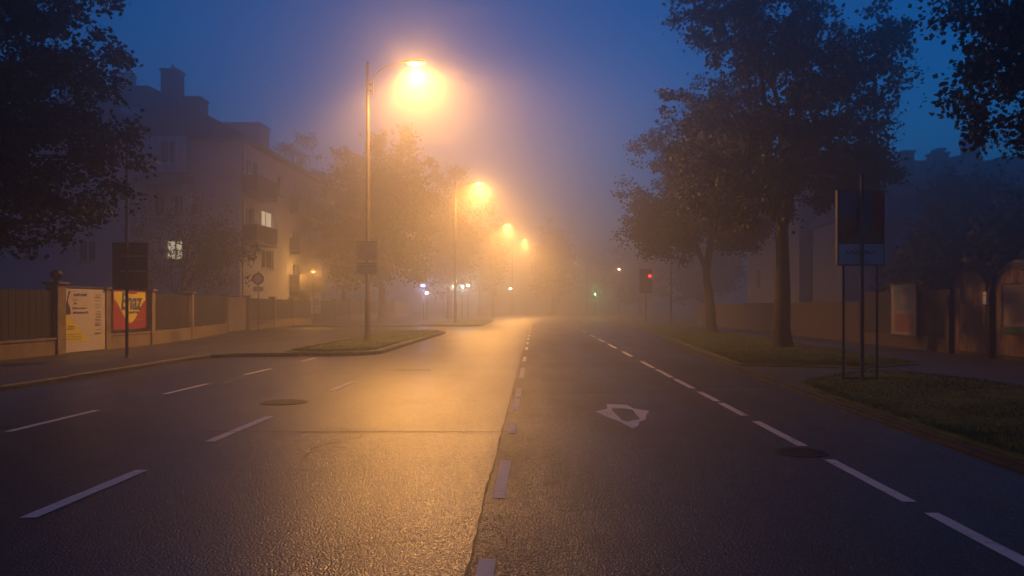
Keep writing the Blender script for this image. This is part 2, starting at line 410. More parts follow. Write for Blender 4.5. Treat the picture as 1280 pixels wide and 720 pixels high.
def rounded(xl, xr, y0, y1, r0=1.2, r1=1.2, n=8):
    pts = []
    for cx, cy, a0, r in ((xr-r0,y0+r0,-90,r0),(xr-r1,y1-r1,0,r1),(xl+r1,y1-r1,90,r1),(xl+r0,y0+r0,180,r0)):
        for i in range(n+1):
            a = R(a0+90*i/n); pts.append((cx+r*math.cos(a), cy+r*math.sin(a)))
    return pts
def grow(pts, d):
    c = Vector((sum(p[0] for p in pts)/len(pts), sum(p[1] for p in pts)/len(pts))); out = []
    n = len(pts)
    for i in range(n):
        a = Vector(pts[i-1]); b = Vector(pts[(i+1) % n]); t = (b-a).normalized(); nn = Vector((-t.y, t.x)); p = Vector(pts[i])+nn*d; out.append((p.x,p.y))
    return out
def mound(pts, z, rise, name, m):
    """turf surface, slightly domed"""
    ring2 = grow(pts, .35); mb = MB()
    n = len(pts); v = [(x,y,z-.12) for x,y in pts]+[(x,y,z) for x,y in pts]+[(x,y,z+rise) for x,y in ring2]
    f = [(i,(i+1)%n,n+(i+1)%n,n+i) for i in range(n)]+[(n+i,n+(i+1)%n,2*n+(i+1)%n,2*n+i) for i in range(n)]+[tuple(range(2*n,3*n))]
    mb.add(v, f); return mb.build(name, m)
# island with the first lamp
isl = rounded(-7.75, -4.75, 23.6, 44, 1.45, 1.3)
isl = [(x+(.5 if False else 0), y) for x, y in isl]
mb = MB(); kerb_line(mb, isl, h=.12, closed=True, stone=.7); mb.build('island_kerb', M['kerb'])['kind'] = 'structure'
mound(grow(isl, .13), .10, .05, 'island_turf', M['grass_soil'])['kind'] = 'structure'
mb = MB(); blades(mb, grow(isl, .2), 14000, .025, .06, .13); tag(mb.build('island_grass', M['grass']), kind='stuff')
isl2 = rounded(-8.4, -3.9, 57.5, 78, 1.5, 1.3)
mb = MB(); kerb_line(mb, isl2, h=.12, closed=True, stone=1.2); mb.build('far_island_kerb', M['kerb'])['kind'] = 'structure'
mound(grow(isl2, .13), .10, .05, 'far_island_turf', M['grass_soil'])['kind'] = 'structure'
# ---- right verge and pavement
kerbR = [(4.6,18.6),(4.55,15),(4.45,12),(4.35,7),(4.35,-12)]
mb = MB(); kerb_line(mb, [(p[0], p[1]) for p in kerbR][::-1][::1], h=.07, stone=1.0)
# flip: verge lies to the right, so lay the stones from far to near
mb = MB(); kerb_line(mb, [(7.1,56),(5.9,40),(5.1,28),(4.75,21)]+kerbR, wd=.10, h=.045, stone=1.0); mb.build('right_kerb', M['kerb_dark'])['kind'] = 'structure'
mb = MB(); mb.prism([(4.47,-12),(4.47,7),(4.57,12),(4.67,15),(4.72,18.6),(4.87,21),(5.22,28),(6.0,40),(7.2,56),(9,75),(14,120),(24,200),(60,200),(60,-12)], -.02, .055)
mb.build('right_pavement', M['pavement'])['kind'] = 'structure'
vg = [(4.5,-8),(8.9,-8),(8.8,5),(8.75,12),(8.4,15),(7.9,17),(7.1,17.4),(6.0,16.2),(5.2,15.3),(4.8,14.4),(4.6,12),(4.5,7)]
mound(vg, .075, .04, 'verge_turf', M['grass_soil'])['kind'] = 'structure'
near = [(4.55,4.5),(8.8,4.5),(8.75,12),(8.4,15),(7.9,17),(7.1,17.3),(6.0,16.1),(5.2,15.2),(4.8,14.3),(4.65,12),(4.55,7)]
mb = MB(); blades(mb, near, 60000, .02, .05, .10); tag(mb.build('verge_grass', M['grass']), kind='stuff')
vg2 = [(4.95,19.2),(7.5,18.3),(9.4,19.5),(9.8,30),(10.3,45),(11,58),(8,58),(6.3,41),(5.4,28),(5.0,21)]
mound(vg2, .075, .05, 'verge_turf_beyond', M['grass_soil'])['kind'] = 'structure'
mb = MB(); blades(mb, [(5.0,19.3),(7.5,18.5),(9.3,19.6),(9.7,30),(10.1,40),(6.4,40),(5.5,28),(5.1,21)], 22000, .03, .07, .11); tag(mb.build('verge_grass_beyond', M['grass']), kind='stuff')
# fallen leaves
mb = MB()
def leaf_at(mb, x, y, z, s):
    a = random.uniform(0,6.28); c, s_ = math.cos(a)*s, math.sin(a)*s
    mb.add([(x-c,y-s_,z),(x+s_*.55,y-c*.55,z+random.uniform(0,.4)*s),(x+c,y+s_,z+random.uniform(0,.3)*s),(x-s_*.55,y+c*.55,z+random.uniform(0,.3)*s)], [(0,1,2,3)])
for _ in range(160): leaf_at(mb, random.uniform(4.9,8.4), random.uniform(6,14.5), .17, random.uniform(.02,.04))
for _ in range(240):
    Y = random.uniform(5, 26); leaf_at(mb, random.choice((4.2-abs(random.gauss(0,.35)), random.uniform(.5,4.2))), Y, .012, random.uniform(.012,.03))
for _ in range(70): leaf_at(mb, -9.1+abs(random.gauss(0,.4)), random.uniform(6,22), .012, random.uniform(.012,.03))
for _ in range(60): leaf_at(mb, random.uniform(-13.2,-9.7), random.uniform(12,24), .105, random.uniform(.012,.03))
tag(mb.build('fallen_leaves', M['leaf_litter']), kind='stuff')
# manhole covers
def manhole(x, y, r, label):
    e = empty('manhole_cover', (x,y,.004)); tag(e, label, 'manhole cover', 'manhole covers in the road')
    mb = MB(); mb.lathe([(r,0),(r,.006),(r*.9,.006),(r*.9,.002),(0.02,.002)], 28); mb.build('rim', M['iron'], e)
    mb = MB(); mb.lathe([(r*.89,.0025),(r*.89,.0045),(.01,.0045)], 28)
    for i in range(-4,5):
        for j in range(-4,5):
            if math.hypot(i,j) < 4.3: mb.box(i*r*.19-.02, i*r*.19+.02, j*r*.19-.012, j*r*.19+.012, .0048, .008)
    mb.build('lid', M['iron'], e)
manhole(-3.88, 12.4, .36, 'round iron cover sunk in the lane left of the bright streak')
manhole(2.72, 8.15, .27, 'round iron cover between two dashes of the right lane line')

# ================================================================== STREET LAMPS
def street_lamp(hx, hy, hz, label, ph=10.9, arm=1.85, side=1, power=LAMP_W, group='tall curved-arm lamps along the road', cone=177, tilt=0, glow=.045, blend=.7):
    bx = hx-arm*side
    e = empty('street_lamp', (bx, hy, .1)); tag(e, label, 'street lamp', group)
    z0 = hz-.1
    mb = MB(); mb.tube([(0,0,0),(0,0,1.6),(0,0,1.65),(0,0,z0*.6),(0,0,z0+.12)], [.115,.112,.085,.075,.055], 14); mb.lathe([(.05,z0+.12),(.06,z0+.16),(.02,z0+.2)],10)
    mb.build('pole', M['galv'], e, smooth=True)
    mb = MB(); mb.lathe([(.19,-.02),(.19,.03),(.14,.06),(.13,.3),(.115,.32)], 16); mb.build('base_collar', M['galv'], e, smooth=True)
    s = side
    mb = MB(); z1 = z0-.55
    pts = [(.2*s,0,z1-.55),(.2*s,0,z1-.05)]
    for i in range(1, 13):
        a = R(90*i/12); pts.append((s*(.2+(arm-.55)*(1-math.cos(a))), 0, z1-.05+(.72)*math.sin(a)))
    pts.append((s*(arm-.2),0,z1+.68))
    mb.tube(pts, .032, 10)
    mb.box(min(0,.2*s), max(0,.2*s), -.02,.02, z1-.45,z1-.4); mb.box(min(0,.2*s), max(0,.2*s), -.02,.02, z1-.2,z1-.15)
    mb.build('arm', M['galv'], e, smooth=True)
    # head: flat canopy with a bowl lens below
    cx = arm*s; zc = z0+.14
    mb = MB(); T = Matrix.Translation((cx,0,zc)) @ Matrix.Diagonal((1.55,.75,1,1))
    mb.lathe([(.235,-.035),(.26,-.03),(.265,0),(.24,.05),(.17,.09),(.05,.11)], 20, T)
    mb.box(cx-s*.42-.1, cx-s*.42+.1, -.05,.05, zc-.03, zc+.05)
    mb.build('housing', M['housing'], e, smooth=True)
    mb = MB(); T = Matrix.Translation((cx,0,zc-.04)) @ Matrix.Diagonal((1.4,.7,1,1))
    mb.lathe([(.225,0),(.22,-.03),(.17,-.07),(.09,-.09),(.02,-.095)], 20, T); mb.build('lens', M['lens'], e, smooth=True)
    if power:
        point(e, (cx, 0, zc-.30), power*glow, SODIUM, .24)
        sp = bpy.data.lights.new('beam', 'SPOT'); sp.energy = power; sp.color = SODIUM; sp.shadow_soft_size = .24; sp.spot_size = R(cone); sp.spot_blend = blend
        so = bpy.data.objects.new('beam', sp); COL.objects.link(so); so.location = (cx, 0, zc-.30); so.parent = e; so.rotation_euler = (0, -R(tilt)*side, 0)
    return e
L1 = street_lamp(-4.65, 31.2, 10.85, 'tall lamp on the near grass island with two small plates on its pole', cone=150, tilt=12, glow=.07, blend=.35)
street_lamp(-4.28, 62, 10.9, 'second street lamp, standing on the far island beyond the nearest one', power=LAMP_W*1.7)
street_lamp(-3.1, 94, 10.9, 'third lamp away, smaller glowing head down the left kerb', power=LAMP_W*2.4)
street_lamp(-1.4, 118, 11.1, 'fourth lamp away, fourth glow in the descending row', power=LAMP_W*2.4)
street_lamp(-5.4, 138, 10.9, 'tiny lamp glow to the left below the third lamp', power=110)
street_lamp(-4.1, 196, 10.9, 'faint lamp lowest in the row, above the vanishing road', power=500)
street_lamp(7.28, 140, 8.8, 'lone orange lamp over the right side of the road in the fog', side=-1, power=500)
# plates on the first pole
for z, h, lb in ((3.62,.7,'wide upper plate on the nearest lamp pole'),(2.92,.42,'smaller lower plate on the nearest lamp pole, under the first')):
    e = empty('street_plate', (-6.5,31.2,z)); tag(e, lb, 'street sign', 'plates clamped to the nearest lamp pole')
    MB().box(-.39,.39,-.115,-.10,-h/2,h/2).build('panel', M['sign_back'], e, bevel=.004)
    MB().box(-.41,.41,-.13,-.085,h/2+.002,h/2+.035).build('top_rail', M['galv'], e)
    mb = MB(); mb.tube([(0,0,-.04),(0,0,.04)], .10, 14); mb.box(-.12,.12,-.10,-.085,-.03,.03); mb.build('clamp', M['galv'], e)
    if h < .5: MB().box(-.41,.41,-.13,-.085,h/2-.11,h/2-.08).build('lower_rail', M['galv'], e)

# ================================================================== LEFT: post with board, fence, posters
def signpost(x, y, h, r, label, name='sign_post', m='galv'):
    e = empty(name, (x,y,.09)); tag(e, label, 'post')
    mb = MB(); mb.tube([(0,0,0),(0,0,h)], [r,r*.9], 12); mb.build('pole', M[m], e, smooth=True)
    mb = MB(); mb.lathe([(r*2.2,0),(r*2.2,.02),(r*1.3,.05)],12); mb.build('foot', M[m], e)
    mb = MB(); mb.lathe([(r*.95,h),(r,h+.02),(r*.3,h+.04)],12); mb.build('cap', M['dark_metal'], e)
    return e
e = signpost(-10.9, 21.4, 5.5, .042, 'thin steel post at the left kerb carrying a dark board')
e2 = empty('sign_board', (-10.86,21.5,2.55)); tag(e2, 'dark unlit board fixed behind the thin post on the left pavement', 'sign')
MB().box(-.5,.46,.02,.05,-.62,.65).build('panel', M['dark_metal'], e2, bevel=.01)
for z in (.28,-.12):
    MB().box(-.28,.42,-.02,.018,z-.015,z+.015).build('bracket', M['sign_back'], e2)

FX = [(4,-13.8),(23.0,-13.8),(25.6,-13.75),(30,-13.9),(36,-14.9),(41.7,-16.0),(45.5,-16.3),(50,-17.0),(58,-17.4),(66,-17.8),(75,-17.9),(90,-18),(110,-17)]
def fx(Y):
    for (a,xa),(b,xb) in zip(FX[:-1],FX[1:]):
        if a <= Y <= b: return xa+(xb-xa)*(Y-a)/(b-a)
    return FX[-1][1]
fence = empty('boundary_fence', (-13.8,20,.09)); tag(fence, 'long low-walled fence of dark boards between pale pillars along the left pavement', 'fence')
def FB(name, m, bevel=0): pass
def fseg(y0, y1, off0, off1, z0, z1, mb):
    a = Vector((fx(y0),y0,0)); b = Vector((fx(y1),y1,0)); d=(b-a).normalized(); n = Vector((-d.y,d.x,0))*-1   # towards the road (+x)
    q = [a+n*off0, b+n*off0, b+n*off1, a+n*off1]
    mb.add([(p.x,p.y,z0) for p in q]+[(p.x,p.y,z1) for p in q], [(0,3,2,1),(4,5,6,7),(0,1,5,4),(1,2,6,5),(2,3,7,6),(3,0,4,7)])
def px_to_y(px):     # where the sight line through column px meets the fence line
    k = (px-VX)/F; best = min((abs(fx(y/20)-k*y/20), y/20) for y in range(80,2200)); return best[1]
pill_px = [-160,-70, 71,130,187,237,282,309,341,365,418,436,450,478,492]
pill_y = [px_to_y(p) for p in pill_px]
gate_spans = [(71,130),(282,309)]
fl = fence.location
def local(mb): mb.v = [(v[0]-fl[0],v[1]-fl[1],v[2]-fl[2]) for v in mb.v]; return mb
for i, Y in enumerate(pill_y):
    big = pill_px[i] == 71
    wdt = .2 if big else .13
    mb = MB(); fseg(Y-wdt, Y+wdt, -.2, .16, .05, 2.12 if big else 2.02, mb); p = local(mb).build('pillar', M['fence_stone'], fence, bevel=.012)
    mb = MB(); fseg(Y-wdt-.07, Y+wdt+.07, -.27, .23, 2.122 if big else 2.022, 2.18 if big else 2.08, mb); local(mb).build('cap', M['fence_stone'], p, bevel=.01)
    if big:
        T = Matrix.Translation((fx(Y)-fl[0]+.0, Y-fl[1], 2.18-fl[2]))
        mb = MB(); mb.lathe([(.08,0),(.05,.05),(.12,.10),(.17,.19),(.17,.25),(.11,.34),(.02,.37)],14,T); mb.build('finial', M['iron'], p, smooth=True)
for a, b, pa, pb in zip(pill_y[:-1], pill_y[1:], pill_px[:-1], pill_px[1:]):
    if (pa,pb) in gate_spans: continue
    a2, b2 = a+.13, b-.13
    mb = MB()
    k = max(1, int((b2-a2)/2.2))
    for i in range(k):
        s0 = a2+(b2-a2)*i/k+.006; s1 = a2+(b2-a2)*(i+1)/k-.006
        fseg(s0, s1, -.12, .10, .05, .52, mb)
    local(mb).build('low_wall', M['fence_stone'], fence, bevel=.01)
    mb = MB(); fseg(a2, b2, -.16, .13, .523, .585, mb); local(mb).build('coping', M['fence_stone'], fence)
    mb = MB(); nb = max(2, int((b2-a2)/.14))
    for i in range(nb):
        s0 = a2+(b2-a2)*i/nb+.004; s1 = a2+(b2-a2)*(i+1)/nb-.004
        fseg(s0, s1, -.03, .01+.006*(i%2), .62, 1.93, mb)
    fseg(a2, b2, -.07, -.032, 1.75, 1.83, mb); fseg(a2, b2, -.07, -.032, .72, .80, mb)
    local(mb).build('board_panel', M['fence_panel'], fence)
mb = MB(); fseg(pill_y[-1], 108, -.12,.1,.05,2.0,mb); local(mb).build('end_wall', M['fence_stone'], fence)

def facing(px0, px1, yy=None, off=.06):
    """an Empty on the fence line, local +x running away from the camera along the fence, local -y facing the road"""
    y0 = px_to_y(px0); y1 = px_to_y(px1)
    a = Vector((fx(y0),y0,0)); b = Vector((fx(y1),y1,0)); d = (b-a); Ln = d.length; ang = math.atan2(d.y, d.x)
    n = Vector((d.y,-d.x,0)).normalized()
    return a+n*off, ang, Ln
# --- big white poster standing in the gateway
a, ang, Ln = facing(73.5, 127.5, off=.12)
e = empty('poster_board', (a.x,a.y,.0), ang); tag(e, 'large white poster with a yellow triangle beside the ball-topped pillar', 'poster')
MB().box(0,Ln,0,.03,.12,2.0).build('backing', M['poster_white'], e)
def quad(pts, t=.003, d0=0): # shape on the poster face (x along, z up), proud by d0
    mb = MB(); v=[(x,-d0,z) for x,z in pts]+[(x,-d0-t,z) for x,z in pts]; n=len(pts)
    mb.add(v,[tuple(range(n)),tuple(range(2*n-1,n-1,-1))]+[(i,(i+1)%n,n+(i+1)%n,n+i) for i in range(n)]); return mb
quad([(.03,.42),(Ln*.60,.42),(Ln*.13,1.20),(.03,1.20)], .002, .001).build('yellow_triangle', M['poster_yellow'], e)
fr = MB(); fr.box(-.05,-.002,-.02,.05,.08,2.03); fr.box(Ln+.002,Ln+.05,-.02,.05,.08,2.03); fr.box(-.05,Ln+.05,-.02,.05,2.032,2.08); fr.build('frame', M['dark_metal'], e)
random.seed(9)
ink = MB()
def smudge(mb, x0, x1, z, h, d=.004, word=.09):
    x = x0
    while x < x1:
        wd = random.uniform(.5,1.3)*word; x2 = min(x+wd, x1)
        k = x
        while k < x2:
            g = random.uniform(.25,.6)*h; hh = random.uniform(.6,1)*h
            mb.add([(k,-d,z),(k+g,-d,z),(k+g,-d,z+hh),(k,-d,z+hh)],[(0,1,2,3)]); k += g+.12*h
        x = x2+.4*h
smudge(ink, Ln*.24, Ln*.53, 1.78, .10); smudge(ink, Ln*.22, Ln*.32, 1.66,.03); smudge(ink, Ln*.24,Ln*.29,1.54,.06)
smudge(ink, Ln*.2, Ln*.52, 1.40,.055); smudge(ink, Ln*.22, Ln*.56, 1.26,.065)
z = 1.82
while z > .55:
    smudge(ink, Ln*(.71+random.uniform(0,.06)), Ln*.87, z, .028 if random.random()<.6 else .05); z -= random.choice((.075,.09,.13))
smudge(ink, Ln*.10, Ln*.25, .86,.05); smudge(ink, Ln*.08, Ln*.24, .79,.05)
for zz in (.5,.57,.64): smudge(ink, Ln*.06, Ln*.42, zz,.018)
ink.build('small_print', M['poster_ink_blue'], e)
quad([(.05,1.22),(Ln*.17,1.25),(Ln*.15,1.45),(Ln*.1,1.62),(Ln*.16,1.92),(Ln*.13,1.93),(Ln*.08,1.6),(.03,1.45)], .002,.002).build('dark_figure', M['poster_ink'], e)
quad([(Ln*.84,.62),(Ln*.97,.78),(Ln*.95,.8),(Ln*.86,.65),(Ln*.82,.5),(Ln*.95,.5),(Ln*.95,.53),(Ln*.86,.53)], .002,.002).build('yellow_stroke', M['poster_yellow'], e)
# --- red and yellow poster
a, ang, Ln = facing(140.5, 181, off=.03)
e = empty('fence_poster', (a.x,a.y,.0), ang); tag(e, 'red poster with a yellow shield and dark lettering hung on the dark fence boards', 'poster')
MB().box(0,Ln,0,.02,.70,2.0).build('backing', M['poster_red'], e)
sh = [(.04,1.96),(Ln-.04,1.96)]
for i in range(0,11):
    t = i/10; sh.append((Ln-.04-(Ln/2-.04)*t, 1.7-.78*math.sin(t*math.pi/2)**1.6 if t>0 else 1.7))
for i in range(9,-1,-1):
    t = i/10; sh.append((.04+(Ln/2-.04)*t, 1.7-.78*math.sin(t*math.pi/2)**1.6 if t>0 else 1.7))
quad(sh,.002,.001).build('yellow_shield', M['poster_yellow'], e)
def text(s, size, x, z, m, e, name='lettering', d=-.006, bold=.004, shear=0, align='CENTER'):
    c = bpy.data.curves.new(name, 'FONT'); c.body = s; c.size = size; c.align_x = align; c.align_y='CENTER'; c.offset = bold; c.extrude = .001; c.shear = shear
    o = bpy.data.objects.new(name, c); COL.objects.link(o); o.parent = e; o.location = (x, d, z); c.materials.append(m)
    bpy.context.view_layer.update(); me = bpy.data.meshes.new_from_object(o.evaluated_get(bpy.context.evaluated_depsgraph_get())); COL.objects.unlink(o); bpy.data.objects.remove(o)
    o = bpy.data.objects.new(name, me); COL.objects.link(o); o.parent = e; o.location = (x, d, z); o.rotation_euler = (R(90),0,0); return o
text('Enaz', .80, Ln*.52, 1.62, M['poster_ink_blue'], e, bold=.022, shear=.15)
ink = MB(); smudge(ink, Ln*.45, Ln*.75, 1.23, .09,.005,.3); ink.build('small_print', M['poster_ink'], e)
quad([(Ln*.35,1.90),(Ln*.7,1.90),(Ln*.68,1.99),(Ln*.37,1.99)],.002,.004).build('red_tab', M['poster_red'], e)
ink = MB(); smudge(ink, Ln*.62, Ln*.93, .98, .07,.005,.3); ink.build('pale_print', M['poster_skin'], e)
# --- far white poster
a, ang, Ln = facing(388, 400, off=.05)
e = empty('fence_poster', (a.x,a.y,.0), ang); tag(e, 'small white poster on the fence below the orange lantern', 'poster')
MB().box(0,Ln*1.0,0,.03,.85,2.35).build('backing', M['poster_white'], e)
MB().box(Ln*.15,Ln*.8,-.004,-.001,1.5,2.1).build('picture', M['poster_blue'], e)
ink = MB(); smudge(ink, Ln*.15,Ln*.8,1.2,.15,.004,.4); ink.build('small_print', M['poster_ink'], e)
# --- small pale gate
a, ang, Ln = facing(284.5, 307, off=.0)
e = empty('garden_gate', (a.x,a.y,.09), ang); tag(e, 'narrow pale wooden gate between two pillars of the left fence', 'gate')
mb = MB(); 
for i in range(12):
    mb.box(.02+i*(Ln-.04)/12, .02+(i+1)*(Ln-.04)/12-.012, -.02,.02,.05,1.86)
mb.build('boards', M['wood_light'], e)
MB().box(0,Ln,.022,.05,1.6,1.7).build('rail', M['wood_light'], e); MB().box(-.05,Ln+.05,-.1,.1,1.93,2.0).build('lintel', M['fence_stone'], e)
MB().tube([(Ln*.1,-.03,.98),(Ln*.1,-.08,.98),(Ln*.2,-.08,.98)],.012,8).build('handle', M['iron'], e)
# round sign near the gate
e = signpost(-15.35, 44.5, 3.3, .035, 'short post with a round red-rimmed sign beside the pale gate')
T = Matrix.Translation((0,-.05,2.9)) @ Matrix.Rotation(R(90),4,'X')
mb = MB(); mb.lathe([(.33,0),(.33,.02),(.26,.021)],28,T); mb.build('rim', M['sign_red'], e)
mb = MB(); mb.lathe([(.25,.001),(.25,.024),(.01,.0241)],28,T); mb.build('face', M['sign_white'], e)
mb = MB(); mb.box(-.28,.28,-.06,-.04,2.2,2.45); mb.build('extra_plate', M['sign_white'], e)
# orange lantern
def lantern(px, py, Y, label, power, m='lens', col=SODIUM, r=.16, cat='lantern', bulb=.09, group=None):
    p = at(px,py,Y); e = empty('lantern_post', (p.x,p.y,.09)); tag(e, label, cat, group)
    z = p.z-.09
    mb = MB(); mb.tube([(0,0,0),(0,0,.8),(0,0,z-.3)],[.07,.045,.035],10); mb.build('pole', M['dark_metal'], e, smooth=True)
    T = Matrix.Translation((0,0,z))
    mb = MB(); mb.lathe([(r*1.5,.13),(r*1.4,.17),(r*.5,.30),(r*.2,.34)],12,T); mb.build('hood', M['dark_metal'], e)
    mb = MB(); mb.lathe([(r*.4,-.3),(r*.9,-.24),(r*.9,-.2)],12,T); mb.build('cup', M['dark_metal'], e)
    T2 = Matrix.Translation((0,0,z+.06))
    mb = MB(); mb.lathe([(r*.5,-.02),(r*.8,.02),(r*.8,.06)],12,T2); mb.build('lamp_glass', M[m], e)
    if power: point(e, (0,0,z-.08), power, col, bulb)
    return e
lantern(391.5,341,61.0,'lantern glowing orange above the fence at the corner of the big house', 260, bulb=.11)

# ================================================================== TREES
def tree(name, base, height, crown, label, trunk_r=.28, fork=None, nleaf=9000, leaf=.11, ntip=420, seed=1, m='leaf', group=None, lean=(0,0), holes=.12, cat='tree', jitter=.5, droop=0.0, limbs=4, tipr=.42):
    """crown: list of ellipsoids (cx,cy,cz,rx,ry,rz) relative to base. Twigs grow to points inside it, each joined to the nearest branch node."""
    rnd = random.Random(seed); bx, by, bz = base
    e = empty(name, base); tag(e, label, cat, group)
    fork = fork or height*.32
    # tips
    def inside(p):
        best = 0
        for c in crown:
            d = ((p[0]-c[0])/c[3])**2+((p[1]-c[1])/c[4])**2+((p[2]-c[2])/c[5])**2
            best = max(best, 1-d)
        return best
    tips = []; tries = 0
    while len(tips) < ntip and tries < ntip*60:
        tries += 1
        c = rnd.choice(crown)
        v = Vector((rnd.gauss(0,1),rnd.gauss(0,1),rnd.gauss(0,1))).normalized(); r = rnd.random()**.42
        r *= 1+.16*mnoise.noise(Vector((v.x*2.3+seed,v.y*2.3,v.z*2.3)))+.10*mnoise.noise(Vector((v.x*6,v.y*6+seed,v.z*6)))
        p = Vector((c[0]+v.x*c[3]*r, c[1]+v.y*c[4]*r, c[2]+v.z*c[5]*r))
        if p.z < fork*.75: continue
        nn = mnoise.noise(Vector((p.x*.75+seed*7, p.y*.75, p.z*.75)))
        if nn < -0.38+holes and r > .25: continue
        tips.append(p)
    top = Vector((lean[0], lean[1], fork))
    nodes = []; parent = []; 
    def addn(p, par): nodes.append(p); parent.append(par); return len(nodes)-1
    k = 6; last = -1
    for i in range(k+1):
        t = i/k; last = addn(Vector((lean[0]*t+rnd.uniform(-.04,.04), lean[1]*t+rnd.uniform(-.04,.04), fork*t)), last)
    ntr = last
    # leading limbs
    cz = sum(c[2] for c in crown)/len(crown); topz = max(c[2]+c[5] for c in crown)*.86
    rx = max(abs(c[0])+c[3] for c in crown)
    for j in range(limbs):
        a = 2*math.pi*j/limbs+rnd.uniform(-.4,.4); rr = rx*(.2 if j == 0 else rnd.uniform(.4,.62)); zz = topz*(1 if j == 0 else rnd.uniform(.72,.92))
        end = Vector((math.cos(a)*rr+lean[0], math.sin(a)*rr*.8+lean[1], zz)); par = ntr; q0 = nodes[ntr]
        for i in range(1,8):
            t = i/7; q = q0.lerp(end, t); sag = math.sin(t*math.pi)*rr*.10
            q = q+Vector((math.cos(a)*sag, math.sin(a)*sag, 0))+Vector((rnd.uniform(-.13,.13),rnd.uniform(-.13,.13),rnd.uniform(-.05,.1)))
            par = addn(q, par)
    tips.sort(key=lambda p: (p-Vector((0,0,cz))).length)
    tipidx = []
    arr = np.array([tuple(n) for n in nodes])
    for p in tips:
        d = np.linalg.norm(arr-np.array(tuple(p)), axis=1)
        # prefer nodes that lie lower / nearer the trunk than the tip
        pen = np.maximum(0, arr[:,2]-p.z)*.9
        d2 = d+pen; d2[:ntr-1] += 3
        i = int(np.argmin(d2)); q0 = nodes[i]; L_ = (p-q0).length; par = i
        steps = max(1, min(5, int(L_/.55)))
        for s in range(1, steps+1):
            t = s/steps; q = q0.lerp(p, t)+Vector((rnd.uniform(-.07,.07),rnd.uniform(-.07,.07),rnd.uniform(-.03,.07)-droop*t*t))*(1 if s<steps else .3)
            par = addn(q, par)
            arr = np.vstack([arr, np.array([tuple(q)])])
        tipidx.append(par)
    # radii by pipe model
    load = np.zeros(len(nodes))
    for i in tipidx: load[i] += 1
    for i in range(len(nodes)-1, 0, -1):
        if parent[i] >= 0: load[parent[i]] += load[i]
    mx = load[0]; rad = [max(.007, trunk_r*((max(l,.3)/mx)**.47)) for l in load]
    for i in range(ntr+1):
        t = i/ntr; rad[i] = trunk_r*(1.25-.45*min(1,t*1.1)) if i else trunk_r*1.5
    tb = MB(); tb.tube([nodes[i] for i in range(ntr+1)], [rad[i] for i in range(ntr+1)], 14)
    for i in range(ntr+1, len(nodes)):
        a, b = nodes[parent[i]], nodes[i]
        if rad[i] < .012: n = 3
        elif rad[i] < .05: n = 5
        else: n = 8
        tb.tube([a, b], [min(rad[parent[i]], rad[i]*1.35) if parent[i] != ntr else rad[i]*1.2, rad[i]], n, cap=False)
    tr = tb.build('trunk', M['bark'], e, smooth=True)
    # leaves in sprays at the twigs
    ends = tipidx+[i for i in range(ntr+8, len(nodes)) if rnd.random() < .35 and load[i] < mx*.05]
    per = nleaf/len(ends)
    V = []; Fc = []
    for i in ends:
        c = nodes[i]; k = int(per*rnd.uniform(.4,1.6)); sr = tipr*rnd.uniform(.6,1.25)
        par = nodes[parent[i]]; dr = (c-par); dr = dr.normalized() if dr.length > 0 else Vector((0,0,1))
        for _ in range(k):
            v = Vector((rnd.gauss(0,1),rnd.gauss(0,1),rnd.gauss(0,.7)))*sr*.5
            p = c+v+dr*rnd.uniform(-.5,.35)*sr; p.z -= abs(rnd.gauss(0,.06))
            s = leaf*rnd.uniform(.6,1.25)
            u = Vector((rnd.gauss(0,1),rnd.gauss(0,1),rnd.gauss(-.5,.7))).normalized(); wv = u.cross(Vector((rnd.gauss(0,1),rnd.gauss(0,1),rnd.gauss(0,1)))).normalized()
            nn = u.cross(wv)*s*.12
            o = len(V)
            # six-sided lobed leaf, folded along the midrib
            V += [tuple(p), tuple(p+u*s*.45+wv*s*.42+nn), tuple(p+u*s), tuple(p+u*s*.45-wv*s*.42+nn)]
            Fc += [(o,o+1,o+2,o+3)] if leaf < .12 else [(o,o+1,o+2),(o,o+2,o+3)]
    me = bpy.data.meshes.new('crown'); me.from_pydata(V,[],Fc); me.materials.append(M[m]); me.update()
    cr = bpy.data.objects.new('crown', me); COL.objects.link(cr); cr.parent = e
    return e

tree('maple_tree', (8.3,26.8,.09), 13, [(0,0,8.6,4.0,3.6,4.6),(-1.6,0,6.2,2.4,2.6,2.4),(1.6,.3,9.2,2.6,3,3.3),(2.0,0,6.2,1.9,2.2,1.6),(-1.2,0,11.2,2.6,2.6,2.0)], 'big dark maple with forked trunk just left of the tall billboard',
     trunk_r=.25, fork=3.9, nleaf=46000, leaf=.15, ntip=780, seed=3, limbs=7, holes=.23, tipr=.38, group='street trees on the right verge')
tree('lime_tree', (8.8,39.5,.09), 13, [(-1.0,0,7.4,3.7,3.4,3.8),(.3,0,9.2,2.6,2.8,3.7),(-2.4,0,5.4,2.0,2.2,1.8),(1.3,0,5.8,1.6,2,1.8)], 'browner round-crowned tree behind the big maple, its trunk leaning left',
     trunk_r=.22, fork=3.2, nleaf=44000, leaf=.15, ntip=800, seed=8, limbs=5, lean=(-.35,0), holes=.03, tipr=.45, m='leaf_yellow', group='street trees on the right verge')
tree('maple_tree', (-12.8,16.2,.1), 11, [(0,0,7.2,4.3,3.5,4.4),(1.3,0,4.6,3.4,2.4,2.2),(-.6,0,3.6,2.4,2,1.6),(.9,0,6.6,3.6,3,2.2),(.2,0,9.3,3.2,3,2.6)], 'black leafy tree hanging over the left pavement at the picture edge',
     trunk_r=.24, fork=2.2, nleaf=95000, leaf=.115, ntip=1300, seed=21, limbs=6, holes=.04, tipr=.33, m='leaf_dark', droop=.05)
